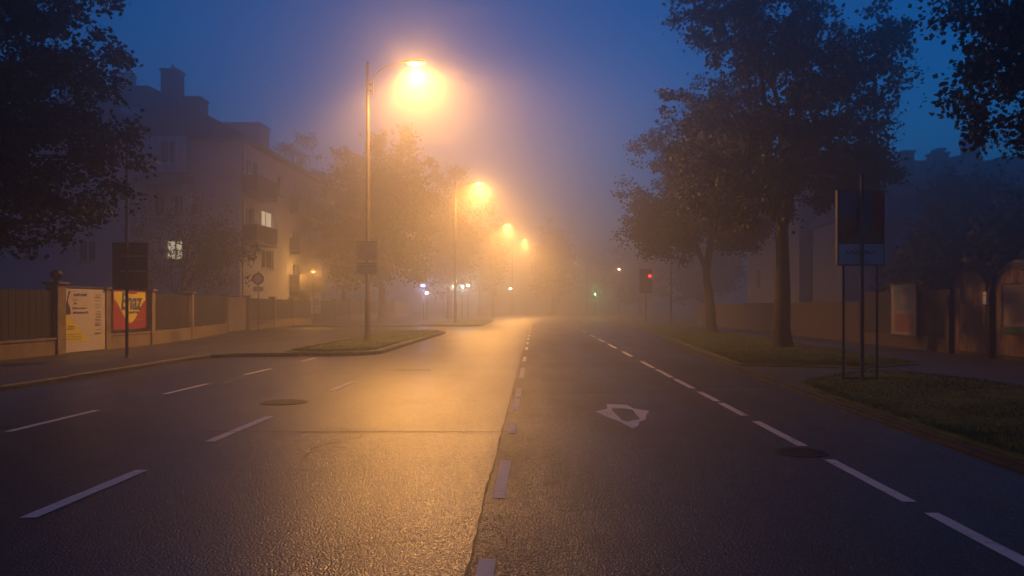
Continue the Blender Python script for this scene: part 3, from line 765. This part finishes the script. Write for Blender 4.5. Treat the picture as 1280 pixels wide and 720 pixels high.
tree('maple_tree', (9.95,12.6,.1), 10, [(0,0,6.6,3.5,3.0,3.4),(-1.1,0,5.2,2.2,2.0,1.6)], 'black tree reaching in from the top right corner',
     trunk_r=.22, fork=2.9, nleaf=50000, leaf=.11, ntip=800, seed=33, limbs=6, holes=.12, tipr=.30, m='leaf_dark')
tree('garden_tree', (-19.0,42.6,.05), 7.5, [(0,0,5.0,3.4,2.2,2.6),(2.2,0,4.2,2,2,1.8)], 'thin small garden tree before the lit ground-floor window of the big house',
     trunk_r=.10, fork=1.8, nleaf=5200, leaf=.13, ntip=420, seed=44, limbs=6, holes=.0, tipr=.45, m='leaf_yellow')
bgt = 'background trees half lost in the fog'
def bt(px, Y, topy, wpx, label, seed, m='leaf_dark', base_z=.05, lowfrac=.28, n=14000, name='dense_tree'):
    p = at(px, topy, Y); h = p.z; rw = wpx*Y/F/2
    tree(name, (p.x, Y, base_z), h, [(0,0,h*.6,rw*.95,rw*.8,h*.40),(-rw*.25,0,h*.42,rw*.8,rw*.7,h*.28),(rw*.3,0,h*.5,rw*.7,rw*.7,h*.32)], label, trunk_r=.3, fork=h*.2, nleaf=n, leaf=.30, ntip=330, seed=seed, m=m, group=bgt, limbs=5, holes=0, tipr=.8)
bt(372, 80, 160, 95, 'bushy treetop rising over the end of the big house roof', 51)
bt(478, 66, 150, 150, 'broad tree glowing orange behind the nearest lamp pole', 52, n=26000)
bt(562, 84, 196, 70, 'tall narrow tree just left of the second lamp head', 53)
bt(430, 90, 190, 70, 'tree behind the gap between house and broad orange tree', 54)
bt(600, 112, 246, 70, 'tree far behind the second lamp, under its glow', 55)
bt(692, 128, 272, 54, 'faint treetop just right of the fourth lamp, past the road end', 56)
bt(752, 190, 290, 70, 'faint low treetop above the green signal', 57)
bt(800, 120, 290, 90, 'faint tree behind the red signal', 58)
bt(880, 95, 262, 110, 'foggy tree seen under the browner street tree', 59)
bt(1205, 40, 203, 120, 'wide dark tree over the arched wall, in front of the right-hand roofs', 60, m='leaf_dark', n=22000)
bt(1150, 36, 305, 60, 'low dark shrubby tree behind the blue poster wall', 61, m='leaf_dark', n=9000)
bt(1275, 30, 240, 80, 'dark tree rising behind the wall at the right picture edge', 62, m='leaf_dark', n=12000)

# ================================================================== HOUSES
def wall(name, m, parent, o, u, W, Hh, rects, t=.22, reveal=None):
    """wall sheet in the plane through o with direction u (unit, horizontal), openings are real holes with reveals. outward normal = u x z"""
    o = Vector(o); u = Vector(u); n = u.cross(Vector((0,0,1))); mb = MB()
    xs = sorted({0,W,*[r[0] for r in rects],*[r[1] for r in rects]}); zs = sorted({0,Hh,*[r[2] for r in rects],*[r[3] for r in rects]})
    P = lambda x,z,d=0: o+u*x+Vector((0,0,z))-n*d
    for x0,x1 in zip(xs[:-1],xs[1:]):
        for z0,z1 in zip(zs[:-1],zs[1:]):
            cx,cz=(x0+x1)/2,(z0+z1)/2
            if any(r[0]<cx<r[1] and r[2]<cz<r[3] for r in rects): continue
            mb.add([P(x0,z0),P(x1,z0),P(x1,z1),P(x0,z1)],[(0,1,2,3)])
    for a,b,c,d in rects:
        for q in ((P(a,c),P(b,c),P(b,c,t),P(a,c,t)),(P(a,d),P(b,d),P(b,d,t),P(a,d,t)),(P(a,c),P(a,d),P(a,d,t),P(a,c,t)),(P(b,c),P(b,d),P(b,d,t),P(b,c,t))): mb.add(q,[(0,1,2,3)])
    return mb.build(name, m, parent)
def window(parent, o, u, r, t=.18, glass='glass', frame='white_frame', mull=1, label=None, sill=True, bars=0):
    o = Vector(o); u = Vector(u); n = u.cross(Vector((0,0,1))); a,b,c,d = r
    Mx = Matrix((( u.x, -n.x,0,o.x),(u.y,-n.y,0,o.y),(0,0,1,o.z),(0,0,0,1)))   # local (x along, y inward, z up)
    f = MB(); w_=.07
    f.box(a,a+w_,t-.05,t,c,d,M=Mx); f.box(b-w_,b,t-.05,t,c,d,M=Mx); f.box(a+w_,b-w_,t-.05,t,c,c+w_,M=Mx); f.box(a+w_,b-w_,t-.05,t,d-w_,d,M=Mx)
    for i in range(mull):
        x = a+(b-a)*(i+1)/(mull+1); f.box(x-.04,x+.04,t-.05,t,c+w_,d-w_,M=Mx)
    fo = f.build('window', M[frame], parent)
    g = MB(); g.box(a+.03,b-.03,t-.02,t-.01,c+.03,d-.03,M=Mx); g.build('pane', M[glass], fo)
    if sill:
        s = MB(); s.box(a-.08,b+.08,-.09,t-.06,c-.07,c-.003,M=Mx); s.build('sill', M['stucco_trim'], fo)
    if label: fo['label'] = label
    return fo
house = empty('apartment_house', (0,0,0)); tag(house, 'big cream house with hipped tile roof and two lit windows behind the left fence', 'house')
hx0, hx1, hy0, hy1, hz = -35, -18.5, 50.2, 69.5, 11.9
def fr(x0,y0,x1,y1): # pixels -> rect on front wall
    return ((x0-VX)*hy0/F-hx0, (x1-VX)*hy0/F-hx0, H+(VY-y1)*hy0/F, H+(VY-y0)*hy0/F)
front = [fr(135,180,152,206), fr(93,246,120,266), fr(28,296,48,322), fr(97,300,119,327), fr(207,300,230,325), fr(191,243,205,268), fr(216,243,230,268), fr(35,240,55,266), fr(255,305,270,330)]
wall('front_wall', M['stucco'], house, (hx0,hy0,0), (1,0,0), hx1-hx0, hz, front)
for i, r in enumerate(front):
    window(house, (hx0,hy0,0), (1,0,0), r, glass='lit' if i == 4 else 'glass', mull=1 if i != 4 else 1, label='lit yellow ground-floor window' if i == 4 else None)
# side wall runs along +y at x = hx1, outward normal +x : u = (0,1,0)
def sr(x0,y0,x1,y1):
    Ya = hx1*F/(x0-VX); Yb = hx1*F/(x1-VX); Ym=(Ya+Yb)/2
    return (Ya-hy0, Yb-hy0, H+(VY-y1)*Ym/F, H+(VY-y0)*Ym/F)
side = [sr(327,264,342,286), sr(327,312,342,336), (1.1,2.0,8.9,11.0),(2.4,3.3,8.9,11.0),(1.1,2.6,5.8,7.9),sr(346,219,353,244), sr(366,244,377,262), sr(380,244,391,262), sr(366,290,377,312), sr(380,290,391,312), sr(366,330,378,345)]
wall('side_wall', M['stucco'], house, (hx1,hy0,0), (0,1,0), hy1-hy0, hz, side)
for i, r in enumerate(side): window(house, (hx1,hy0,0), (0,1,0), r, glass='lit' if i == 0 else 'glass', label='lit pale window in two lights' if i == 0 else None)
wall('rear_wall', M['stucco'], house, (hx1,hy1,0), (-1,0,0), hx1-hx0, hz, [])
wall('far_wall', M['stucco'], house, (hx0,hy1,0), (0,-1,0), hy1-hy0, hz, [])
# roof: hipped, flat-topped
E = .55
rb = [(hx0-E,hy0-E),(hx1+E,hy0-E),(hx1+E,hy1+E),(hx0-E,hy1+E)]; rt = [(-31.5,56),(-27.0,56),(-27.0,64),(-31.5,64)]; RT = 16.9
mb = MB(); mb.add([(x,y,hz+.02) for x,y in rb]+[(x,y,hz+.25) for x,y in rb]+[(x,y,RT) for x,y in rt], [(0,3,2,1),(0,1,5,4),(1,2,6,5),(2,3,7,6),(3,0,4,7),(4,5,9,8),(5,6,10,9),(6,7,11,10),(7,4,8,11),(8,9,10,11)])
roof = mb.build('roof', M['roof'], house)
def chim(x0,x1,y0,y1,z0,z1,nm='chimney',pot=True):
    mb = MB(); mb.box(x0,x1,y0,y1,z0,z1); mb.box(x0-.08,x1+.08,y0-.08,y1+.08,z1+.002,z1+.14)
    if pot:
        mb.lathe([(.14,z1+.14),(.12,z1+.5),(.15,z1+.55)],10,Matrix.Translation(((x0+x1)/2,(y0+y1)/2,0)))
    return mb.build(nm, M['brick'], roof)
def roof_z(x, y): return 0
a = at(205,125,56); b = at(225,88,56); chim(a.x,b.x,55.5,56.7,13.6,b.z-.14)
a = at(227,150,57); b = at(254,123,57); chim(a.x,b.x,56.4,57.9,13.2,b.z-.14,pot=False)
a = at(152,107,60); b = at(165,96,60); chim(a.x,b.x,59.5,60.6,14,b.z+.05)
a = at(282,190,65); b = at(324,153,65); mb = MB(); mb.box(a.x,b.x,65,67.5,12.3,b.z-.15); b.z -= .15; mb.box(a.x-.12,b.x+.12,64.9,67.6,b.z+.002,b.z+.15); mb.build('dormer', M['stucco_grey'], roof)
a = at(322,190,63); b = at(322,150,63); MB().tube([(a.x,63,12.2),(b.x,63,b.z)],.03,6).build('aerial', M['dark_metal'], roof)
# skylight on the front slope
nrm_t = (RT-hz-.25)/(56-hy0+E)
def on_front(px, py):   # sight line meets the front roof slope
    k = (VY-py)/F
    # z = hz+.25+nrm_t*(Y-(hy0-E)), z = H+k*Y
    Y = (hz+.25-nrm_t*(hy0-E)-H)/(k-nrm_t); return Vector(((px-VX)*Y/F, Y, H+k*Y))
q = [on_front(153,144),on_front(176,144),on_front(173,135),on_front(151,135)]; off = Vector((0,-.05,.06))
mb = MB(); mb.add([tuple(p) for p in q]+[tuple(p+off) for p in q],[(3,2,1,0),(4,5,6,7),(0,1,5,4),(1,2,6,5),(2,3,7,6),(3,0,4,7)]); mb.build('skylight', M['loggia'], roof)
# gutter
mb = MB(); mb.tube([(hx0-E,hy0-E-.06,hz+.12),(hx1+E+.06,hy0-E-.06,hz+.12),(hx1+E+.06,hy1+E,hz+.12)],.07,8); mb.build('gutter', M['dark_metal'], roof)
mb = MB(); mb.tube([(hx1+.12,hy0+.2,0),(hx1+.12,hy0+.2,hz)],.05,8); mb.build('downpipe', M['dark_metal'], house)
# glazed loggia on the front
a = at(178,218,hy0); b = at(240,173,hy0)
lg = MB(); lg.box(a.x,b.x,hy0-.9,hy0-.003,a.z,b.z-.02); lg = lg.build('loggia', M['loggia'], house)
for k in range(7):
    x = a.x+(b.x-a.x)*k/6; MB().box(x-.03,x+.03,hy0-.94,hy0-.902,a.z,b.z-.02).build('mullion', M['white_frame'], lg)
c_ = at(208,206,hy0); d_ = at(226,180,hy0); MB().box(c_.x,d_.x,hy0-.925,hy0-.903,c_.z,d_.z).build('pane', M['glass'], lg)
s0 = at(176,233,hy0); 
sb = MB(); sb.box(a.x-.1,b.x+.1,hy0-1.0,hy0-.003,s0.z,a.z-.32); sb = sb.build('balcony', M['stucco_trim'], house)
MB().box(a.x-.14,b.x+.14,hy0-1.05,hy0-.004,a.z-.318,a.z-.2).build('slab', M['stucco_trim'], sb)
MB().box(a.x,a.x+.18,hy0-1.0,hy0-.004,0,s0.z-.003).build('pier', M['stucco'], sb); MB().box(b.x-.18,b.x,hy0-1.0,hy0-.004,0,s0.z-.003).build('pier', M['stucco'], sb)
# side balconies
def balcony(y0,y1,z,h=1.05,d=1.25,m='stucco_trim'):
    mb = MB(); mb.box(hx1+.003,hx1+d,y0,y1,z-.18,z); bl = mb.build('balcony', M['stucco_trim'], house)
    mb = MB(); mb.box(hx1+d-.08,hx1+d-.002,y0+.02,y1-.02,z+.08,z+h); mb.box(hx1+.01,hx1+d-.09,y0+.02,y0+.08,z+.08,z+h); mb.box(hx1+.01,hx1+d-.09,y1-.08,y1-.02,z+.08,z+h)
    for i in range(4):
        yy = y0+.2+(y1-y0-.4)*i/3; mb.box(hx1+d-.12,hx1+d-.09,yy-.02,yy+.02,z,z+h)
    mb.build('railing', M[m], bl)
    MB().box(hx1+d-.1,hx1+d+.02,y0,y1,z+h+.003,z+h+.05).build('handrail', M['dark_metal'], bl)
balcony(50.7,54.8,8.75,m='fence_panel',d=.9); balcony(50.7,54.8,5.6,m='fence_panel',d=.9)
for z in (8.75,5.6,2.8): balcony(60.5,67.5,z,d=.75)

# right hand: row of hazy houses
hr = empty('terraced_house', (0,0,0)); tag(hr, 'pale blue-grey house with chimneys showing left of the wide dark tree', 'house')
ry = 58; rx0 = 19.2; rx1 = 46; rz = 10.2
def rr(x0,y0,x1,y1): return ((x0-VX)*ry/F-rx0,(x1-VX)*ry/F-rx0,H+(VY-y1)*ry/F,H+(VY-y0)*ry/F)
rw = [rr(1119,262,1140,279), rr(1119,290,1134,310), rr(1060,262,1078,285), rr(1060,310,1078,335), rr(1020,262,1034,285), rr(1020,310,1034,335), rr(1170,262,1190,285), rr(1230,262,1250,285)]
wall('front_wall', M['stucco_grey'], hr, (rx0,ry,0),(1,0,0),rx1-rx0,rz,rw)
for r in rw: window(hr,(rx0,ry,0),(1,0,0),r)
wall('side_wall', M['stucco_grey'], hr, (rx0,ry+14,0),(0,-1,0),14,rz,[(3,4.2,3,4.6),(8,9.2,3,4.6),(3,4.2,6,7.6),(8,9.2,6,7.6)])
for r in [(3,4.2,3,4.6),(8,9.2,3,4.6),(3,4.2,6,7.6),(8,9.2,6,7.6)]: window(hr,(rx0,ry+14,0),(0,-1,0),r)
wall('rear_wall', M['stucco_grey'], hr, (rx1,ry+14,0),(-1,0,0),rx1-rx0,rz,[])
mb = MB(); q=[(rx0-.5,ry-.5,rz),(rx1+.5,ry-.5,rz),(rx1+.5,ry+14.5,rz),(rx0-.5,ry+14.5,rz),(rx0+5,ry+6.5,13.0),(rx1-1,ry+6.5,13.0)]
mb.add(q+[(p[0],p[1],p[2]+.22) for p in q],[(0,1,5,4),(1,2,5),(2,3,4,5),(3,0,4),(0+6,1+6,5+6,4+6),(1+6,2+6,5+6),(8,9,10,11),(9,6,10),(0,1,7,6),(1,2,8,7),(2,3,9,8),(3,0,6,9)])
rroof = mb.build('roof', M['roof_dark'], hr)
def rch(x0,x1,yt,Y,nm='chimney',m='brick'):
    a = at(x0,yt,Y); b = at(x1,yt,Y); mb = MB(); mb.box(a.x,b.x,Y-.5,Y+.6,rz+.3,a.z); mb.box(a.x-.1,b.x+.1,Y-.6,Y+.7,a.z+.002,a.z+.15); mb.build(nm, M[m], rroof)
rch(1206,1221,175,62); rch(1126,1139,192,60); rch(1163,1182,194,61,'dormer','stucco_grey'); rch(1170,1177,189,63)
for k, px in enumerate((1190,1250)):
    a = at(px,196,60); b = at(px+34,196,60); MB().box(a.x,b.x,59.5,63,rz+.3,a.z).build('dormer', M['stucco_grey'], rroof)
# pale house seen under the maple
h2 = empty('garden_house', (0,0,0)); tag(h2, 'dim pale house between the maple trunk and the billboard legs', 'house')
wall('front_wall', M['stucco_grey'], h2, (20.0,52,0),(1,0,0),6.6,7.0,[(1,2.2,4.2,5.6),(4,5.2,4.2,5.6)])
for r in [(1,2.2,4.2,5.6),(4,5.2,4.2,5.6)]: window(h2,(20.0,52,0),(1,0,0),r)
wall('side_wall', M['stucco_grey'], h2, (20.0,57.5,0),(0,-1,0),5.5,7.0,[])
mb = MB(); mb.add([(19.6,51.6,7),(27,51.6,7),(27,57.8,7),(19.6,57.8,7),(20.4,54.5,9),(26.5,54.5,9)],[(0,1,5,4),(1,2,5),(2,3,4,5),(3,0,4),(3,2,1,0)]); mb.build('roof', M['roof_dark'], h2)

# ================================================================== RIGHT WALL, POSTERS, BILLBOARD
WX = 12.6
gw = empty('arched_wall', (WX,22,.05)); tag(gw, 'brown boundary wall with arched wooden bays along the right pavement', 'wall')
def arch_bay(y0, y1, ztop, idx):
    c = (y0+y1)/2-22; hw = (y1-y0)/2; spring = ztop-hw*.75
    def prof(hw_, zt, n=14):
        pts = [(c-hw_,0),(c+hw_,0)]
        for i in range(n+1):
            a = math.pi*i/n; pts.append((c+hw_*math.cos(a), spring+(zt-spring)*math.sin(a)))
        return pts
    def ext(pts, x0, x1):
        mb = MB(); n = len(pts); mb.add([(x0,y,z) for y,z in pts]+[(x1,y,z) for y,z in pts],[tuple(range(n)),tuple(range(2*n-1,n-1,-1))]+[(i,(i+1)%n,n+(i+1)%n,n+i) for i in range(n)]); return mb
    b = ext(prof(hw-.02, ztop), .05, .3).build('bay', M['brick'], gw)
    mb = MB(); nb = 8
    for i in range(nb):
        u0 = c-(hw-.16)+2*(hw-.16)*i/nb; u1 = c-(hw-.16)+2*(hw-.16)*(i+1)/nb-.012
        def zt(u): s = max(0,1-((u-c)/(hw-.13))**2)**.5; return spring+(ztop-.14-spring)*s
        mb.add([(x,u,z) for x in (.01,.048) for u,z in ((u0,.12),(u1,.12),(u1,zt(u1)),(u0,zt(u0)))],[(0,1,2,3),(7,6,5,4),(0,1,5,4),(1,2,6,5),(2,3,7,6),(3,0,4,7)])
    mb.build('arched_boards', M['wood'], b)
    # rounded coping following the arch
    mb = MB(); P2 = prof(hw-.02, ztop)[2:]; mb.tube([(.16,y,z+.03) for y,z in P2],.10,8); mb.build('coping', M['roof_dark'], b, smooth=True)
    return b
for y0,y1,zt in ((22.2,24.1,2.6),(20.1,22.0,2.55),(18.0,19.9,2.55),(15.9,17.8,2.55)): arch_bay(y0,y1,zt,0)
for Y in (24.25,22.1,20.0,17.9,15.8): MB().box(-.08,.34,Y-22-.09,Y-22+.09,0,1.75).build('pier', M['brick'], gw, bevel=.01)
MB().box(.0,.25,24.4-22,31-22,0,.45).build('plinth', M['brick'], gw); MB().box(.08,.14,24.4-22,31-22,.46,1.95).build('board_panel', M['fence_panel'], gw)
MB().box(.0,.25,31.05-22,62-22,0,1.55).build('brick_stretch', M['brick'], gw); MB().box(-.04,.29,31.05-22,62-22,1.553,1.60).build('coping', M['roof_dark'], gw)
MB().box(.0,.3,-30,15.6-22,0,1.9).build('brick_stretch', M['brick'], gw)
# letter box between the arches
e = empty('letter_box', (WX-.09,22.1,1.55)); tag(e, 'little pale letter box fixed to the pier between two arches', 'letter box')
MB().box(-.08,-.001,-.09,.09,-.02,.32).build('body', M['sign_white'], e, bevel=.01); MB().box(-.085,-.0812,-.06,.06,.22,.24).build('slot', M['iron'], e)
# posters on the right wall: faces look towards -x
M['poster_pink'] = mat('poster_pink', (.17,.06,.06), .5, var=.3, scale=9)
M['poster_dull'] = mat('poster_dull_paper', (.26,.20,.19), .5, var=.15, scale=5)
def rposter(y0, y1, z0, z1, label, layers, x=WX-.02, name='wall_poster'):
    e = empty(name, (x,y0,0)); tag(e, label, 'poster')
    MB().box(-.03,0,0,y1-y0,z0,z1).build('backing', M['poster_dull'], e)
    for i,(u0,u1,w0,w1,m,nm) in enumerate(layers):   # u runs towards the camera in the picture from left (far) to right (near)
        W_=y1-y0; Hh=z1-z0
        MB().box(-.033-.002*i,-.031-.002*i, W_*(1-u1), W_*(1-u0), z0+Hh*w0, z0+Hh*w1).build(nm, M[m], e)
    mb = MB(); W_=y1-y0
    mb.box(-.05,0,-.05,-.002,z0-.05,z1+.05); mb.box(-.05,0,W_+.002,W_+.05,z0-.05,z1+.05); mb.box(-.05,0,0,W_,z1+.002,z1+.05); mb.box(-.05,0,0,W_,z0-.05,z0-.002)
    mb.build('frame', M['dark_metal'], e); return e
e = rposter(26.3,28.15,.52,2.2,'blue and pink portrait poster at the far end of the dark right fence',[(.12,.92,.48,.97,'poster_blue','blue_field'),(.42,.62,.62,.88,'poster_skin','pale_figure'),(.18,.9,.06,.42,'poster_pink','pink_field')], x=WX-.02)
e = rposter(20.45,21.45,.95,2.05,'cream notice with a green foot strip on the nearest visible arch',[(.1,.9,.42,.95,'poster_skin','picture'),(.2,.8,.12,.34,'poster_skin','drawing'),(0,1,-.18,-.02,'poster_green','green_strip')], x=WX-.0)

# billboard
bb = empty('billboard', (6.1,15.0,.10)); tag(bb, 'tall two-legged billboard with a dark red picture over a white strip', 'billboard')
for x in (-.295,.335): MB().tube([(x,.03,0),(x,.03,2.2)],.026,8).build('leg', M['dark_metal'], bb)
MB().box(-.295,.335,.01,.05,.02,.06).build('foot_bar', M['dark_metal'], bb)
bxl, bxr = (1046-VX)*.015-6.1, (1105-VX)*.015-6.1; zt = H+(VY-238)*.015-.1; zb = H+(VY-332)*.015-.1; zs = H+(VY-305)*.015-.1
MB().box(bxl,bxr,-.03,.08,zb,zt).build('cabinet', M['dark_metal'], bb, bevel=.008)
MB().box(bxl+.025,bxr-.025,-.036,-.031,zb+.02,zs).build('white_strip', M['sign_white'], bb)
def pane(u0,u1,w0,w1,m,nm,i=0):
    W_=bxr-bxl-.05; Hh=zt-zs-.03
    MB().box(bxl+.025+W_*u0, bxl+.025+W_*u1, -.036-.002*i, -.031-.002*i, zs+.012+Hh*w0, zs+.012+Hh*w1).build(nm, M[m], bb)
pane(0,1,0,1,'poster_blue','picture'); pane(.73,1,.22,1,'poster_maroon','red_curtain',1); pane(0,.42,.2,.52,'poster_orange','red_field',1); pane(0,1,0,.2,'poster_orange','warm_floor',2)
pane(.5,.72,.14,.40,'poster_skin','pale_figure',3); pane(.38,.46,.2,.66,'poster_ink','dark_figure',3)
ink = MB(); random.seed(12)
x = bxl+.17
for k in range(8):
    wdt = .05; ink.box(x,x+.012,-.039,-.037,zs-.19,zs-.13); ink.box(x+.012,x+wdt,-.039,-.037,zs-.145 if k%2 else zs-.19,zs-.13 if k%2 else zs-.175); 
    if k%3: ink.box(x+wdt-.012,x+wdt,-.039,-.037,zs-.175,zs-.145)
    x += .066 if k != 3 else .09
ink.build('lettering', M['poster_ink'], bb)
signpost(6.06, 14.8, 3.82, .036, 'slim steel post standing just before the billboard')

# ================================================================== SIGNALS AND SMALL LIGHTS IN THE FOG
def signal(px, py, Y, lit, label, w=.36, pole_px=None, back=False, power=12):
    p = at(px,py,Y); m, col = {'red':('em_red',(1,.05,.03)),'green':('em_green',(.2,1,.4))}[lit]
    zoff = .32 if lit == 'red' else -.32
    cz = p.z-zoff-.1
    e = empty('traffic_light', (p.x,p.y,.1)); tag(e, label, 'traffic light')
    px_ = -.28 if back else .0
    mb = MB(); mb.tube([(px_,.12,0),(px_,.12,cz+.7)],.05,10); mb.build('pole', M['dark_metal'], e, smooth=True)
    MB().box(-w/2,w/2,-.1,.08,cz-.52,cz+.52).build('signal_box', M['dark_metal'], e, bevel=.02)
    if back: MB().box(-.75,.18,.09,.11,cz-.95,cz+.85).build('backboard', M['fence_panel'], e)
    for k,z in enumerate((.32,0,-.32)):
        T = Matrix.Translation((0,-.12,cz+z)) @ Matrix.Rotation(R(90),4,'X')
        on = (k==0 and lit=='red') or (k==2 and lit=='green')
        mb = MB(); mb.lathe([(.11,0),(.11,.01),(.08,.025),(.02,.03)],16,T); mb.build('lens', M[m] if on else M['iron'], e, smooth=True)
        mb = MB(); mb.lathe([(.13,-.02),(.13,.15),(.125,.15),(.125,.0)],16,T); mb.build('visor', M['dark_metal'], e)
    if power: point(e,(0,-.42,cz+zoff),power,col,.07)
    return e
signal(812,345,60,'red','red signal on a post with a dark backboard at the right kerb', back=True, power=7)
signal(744,368,100,'green','tiny green signal low in the fog right of the road end', power=110)
signpost(9.9,58,5.2,.07,'plain post in the fog between the red signal and the browner tree')
def floodpost(px,py,Y,m,col,power,label,group=None,bulb=.12):
    p = at(px,py,Y); e = empty('floodlight_post', (p.x,Y,.1)); tag(e,label,'lamp',group)
    z = p.z-.1
    MB().tube([(0,.1,0),(0,.1,z+.1)],.045,8).build('pole', M['dark_metal'], e)
    MB().box(-.16,.16,-.05,.12,z-.1,z+.14).build('housing', M['housing'], e)
    MB().box(-.13,.13,-.056,-.051,z-.07,z+.11).build('lens', M[m], e)
    if power: point(e,(0,-.2,z),power,col,bulb)
    return e
floodpost(565,358,84,'em_warm',(1,.85,.65),130,'warm white floodlight just left of the second lamp pole')
floodpost(577.5,358,84,'em_white',(.75,.95,1),560,'brightest cold white floodlight just right of the second lamp pole',bulb=.17)
floodpost(585,357,86,'em_white',(.8,.95,1),90,'dimmer cold floodlight at the right end of the white cluster')
floodpost(529,357,78,'em_blue',(.25,.35,1),130,'small blue light over the far pavement')
floodpost(533.5,366.5,78,'em_white',(.6,.7,1),80,'small bluish white light below the blue one')
floodpost(554.5,349,90,'em_warm',(1,.5,.2),40,'faint orange dot above the warm floodlight')
floodpost(638,361,105,'em_warm',(.9,1,.6),90,'little pale lamp low over the road, near the vanishing point')
floodpost(774,337,110,'em_warm',(1,.55,.35),70,'pinkish dot of a lamp left of the red signal')
# slim signs far left of the road
for px, Y, top, lb in ((617,84,360,'dim sign on a post beside the far island, near the road end'),):
    p = at(px,top,Y); e = signpost(p.x,Y,p.z-.1,.06,lb)
    MB().box(-.28,.28,-.1,-.07,p.z-1.0,p.z-.1).build('panel', M['sign_back'], e)
for px, top in ((484,352),(434,358)):
    p = at(px,top,70); 
# pale bollard-like post seen at the far fence
e = signpost(-13.0,71,2.6,.13,'stubby pale post left of the far island', m='sign_white')

# ================================================================== HAZE
hz_ = MB(); hz_.box(-260,260,-14,330,-1.1,19.5); 
hm = bpy.data.materials.new('haze_air'); hm.use_nodes = True; t = hm.node_tree; t.nodes.clear()
pv = t.nodes.new('ShaderNodeVolumePrincipled'); pv.inputs['Color'].default_value = (.97,.97,.97,1); pv.inputs['Density'].default_value = HAZE; pv.inputs['Anisotropy'].default_value = HAZE_G
ou = t.nodes.new('ShaderNodeOutputMaterial'); t.links.new(pv.outputs[0], ou.inputs['Volume'])
tag(hz_.build('haze', hm), kind='stuff')
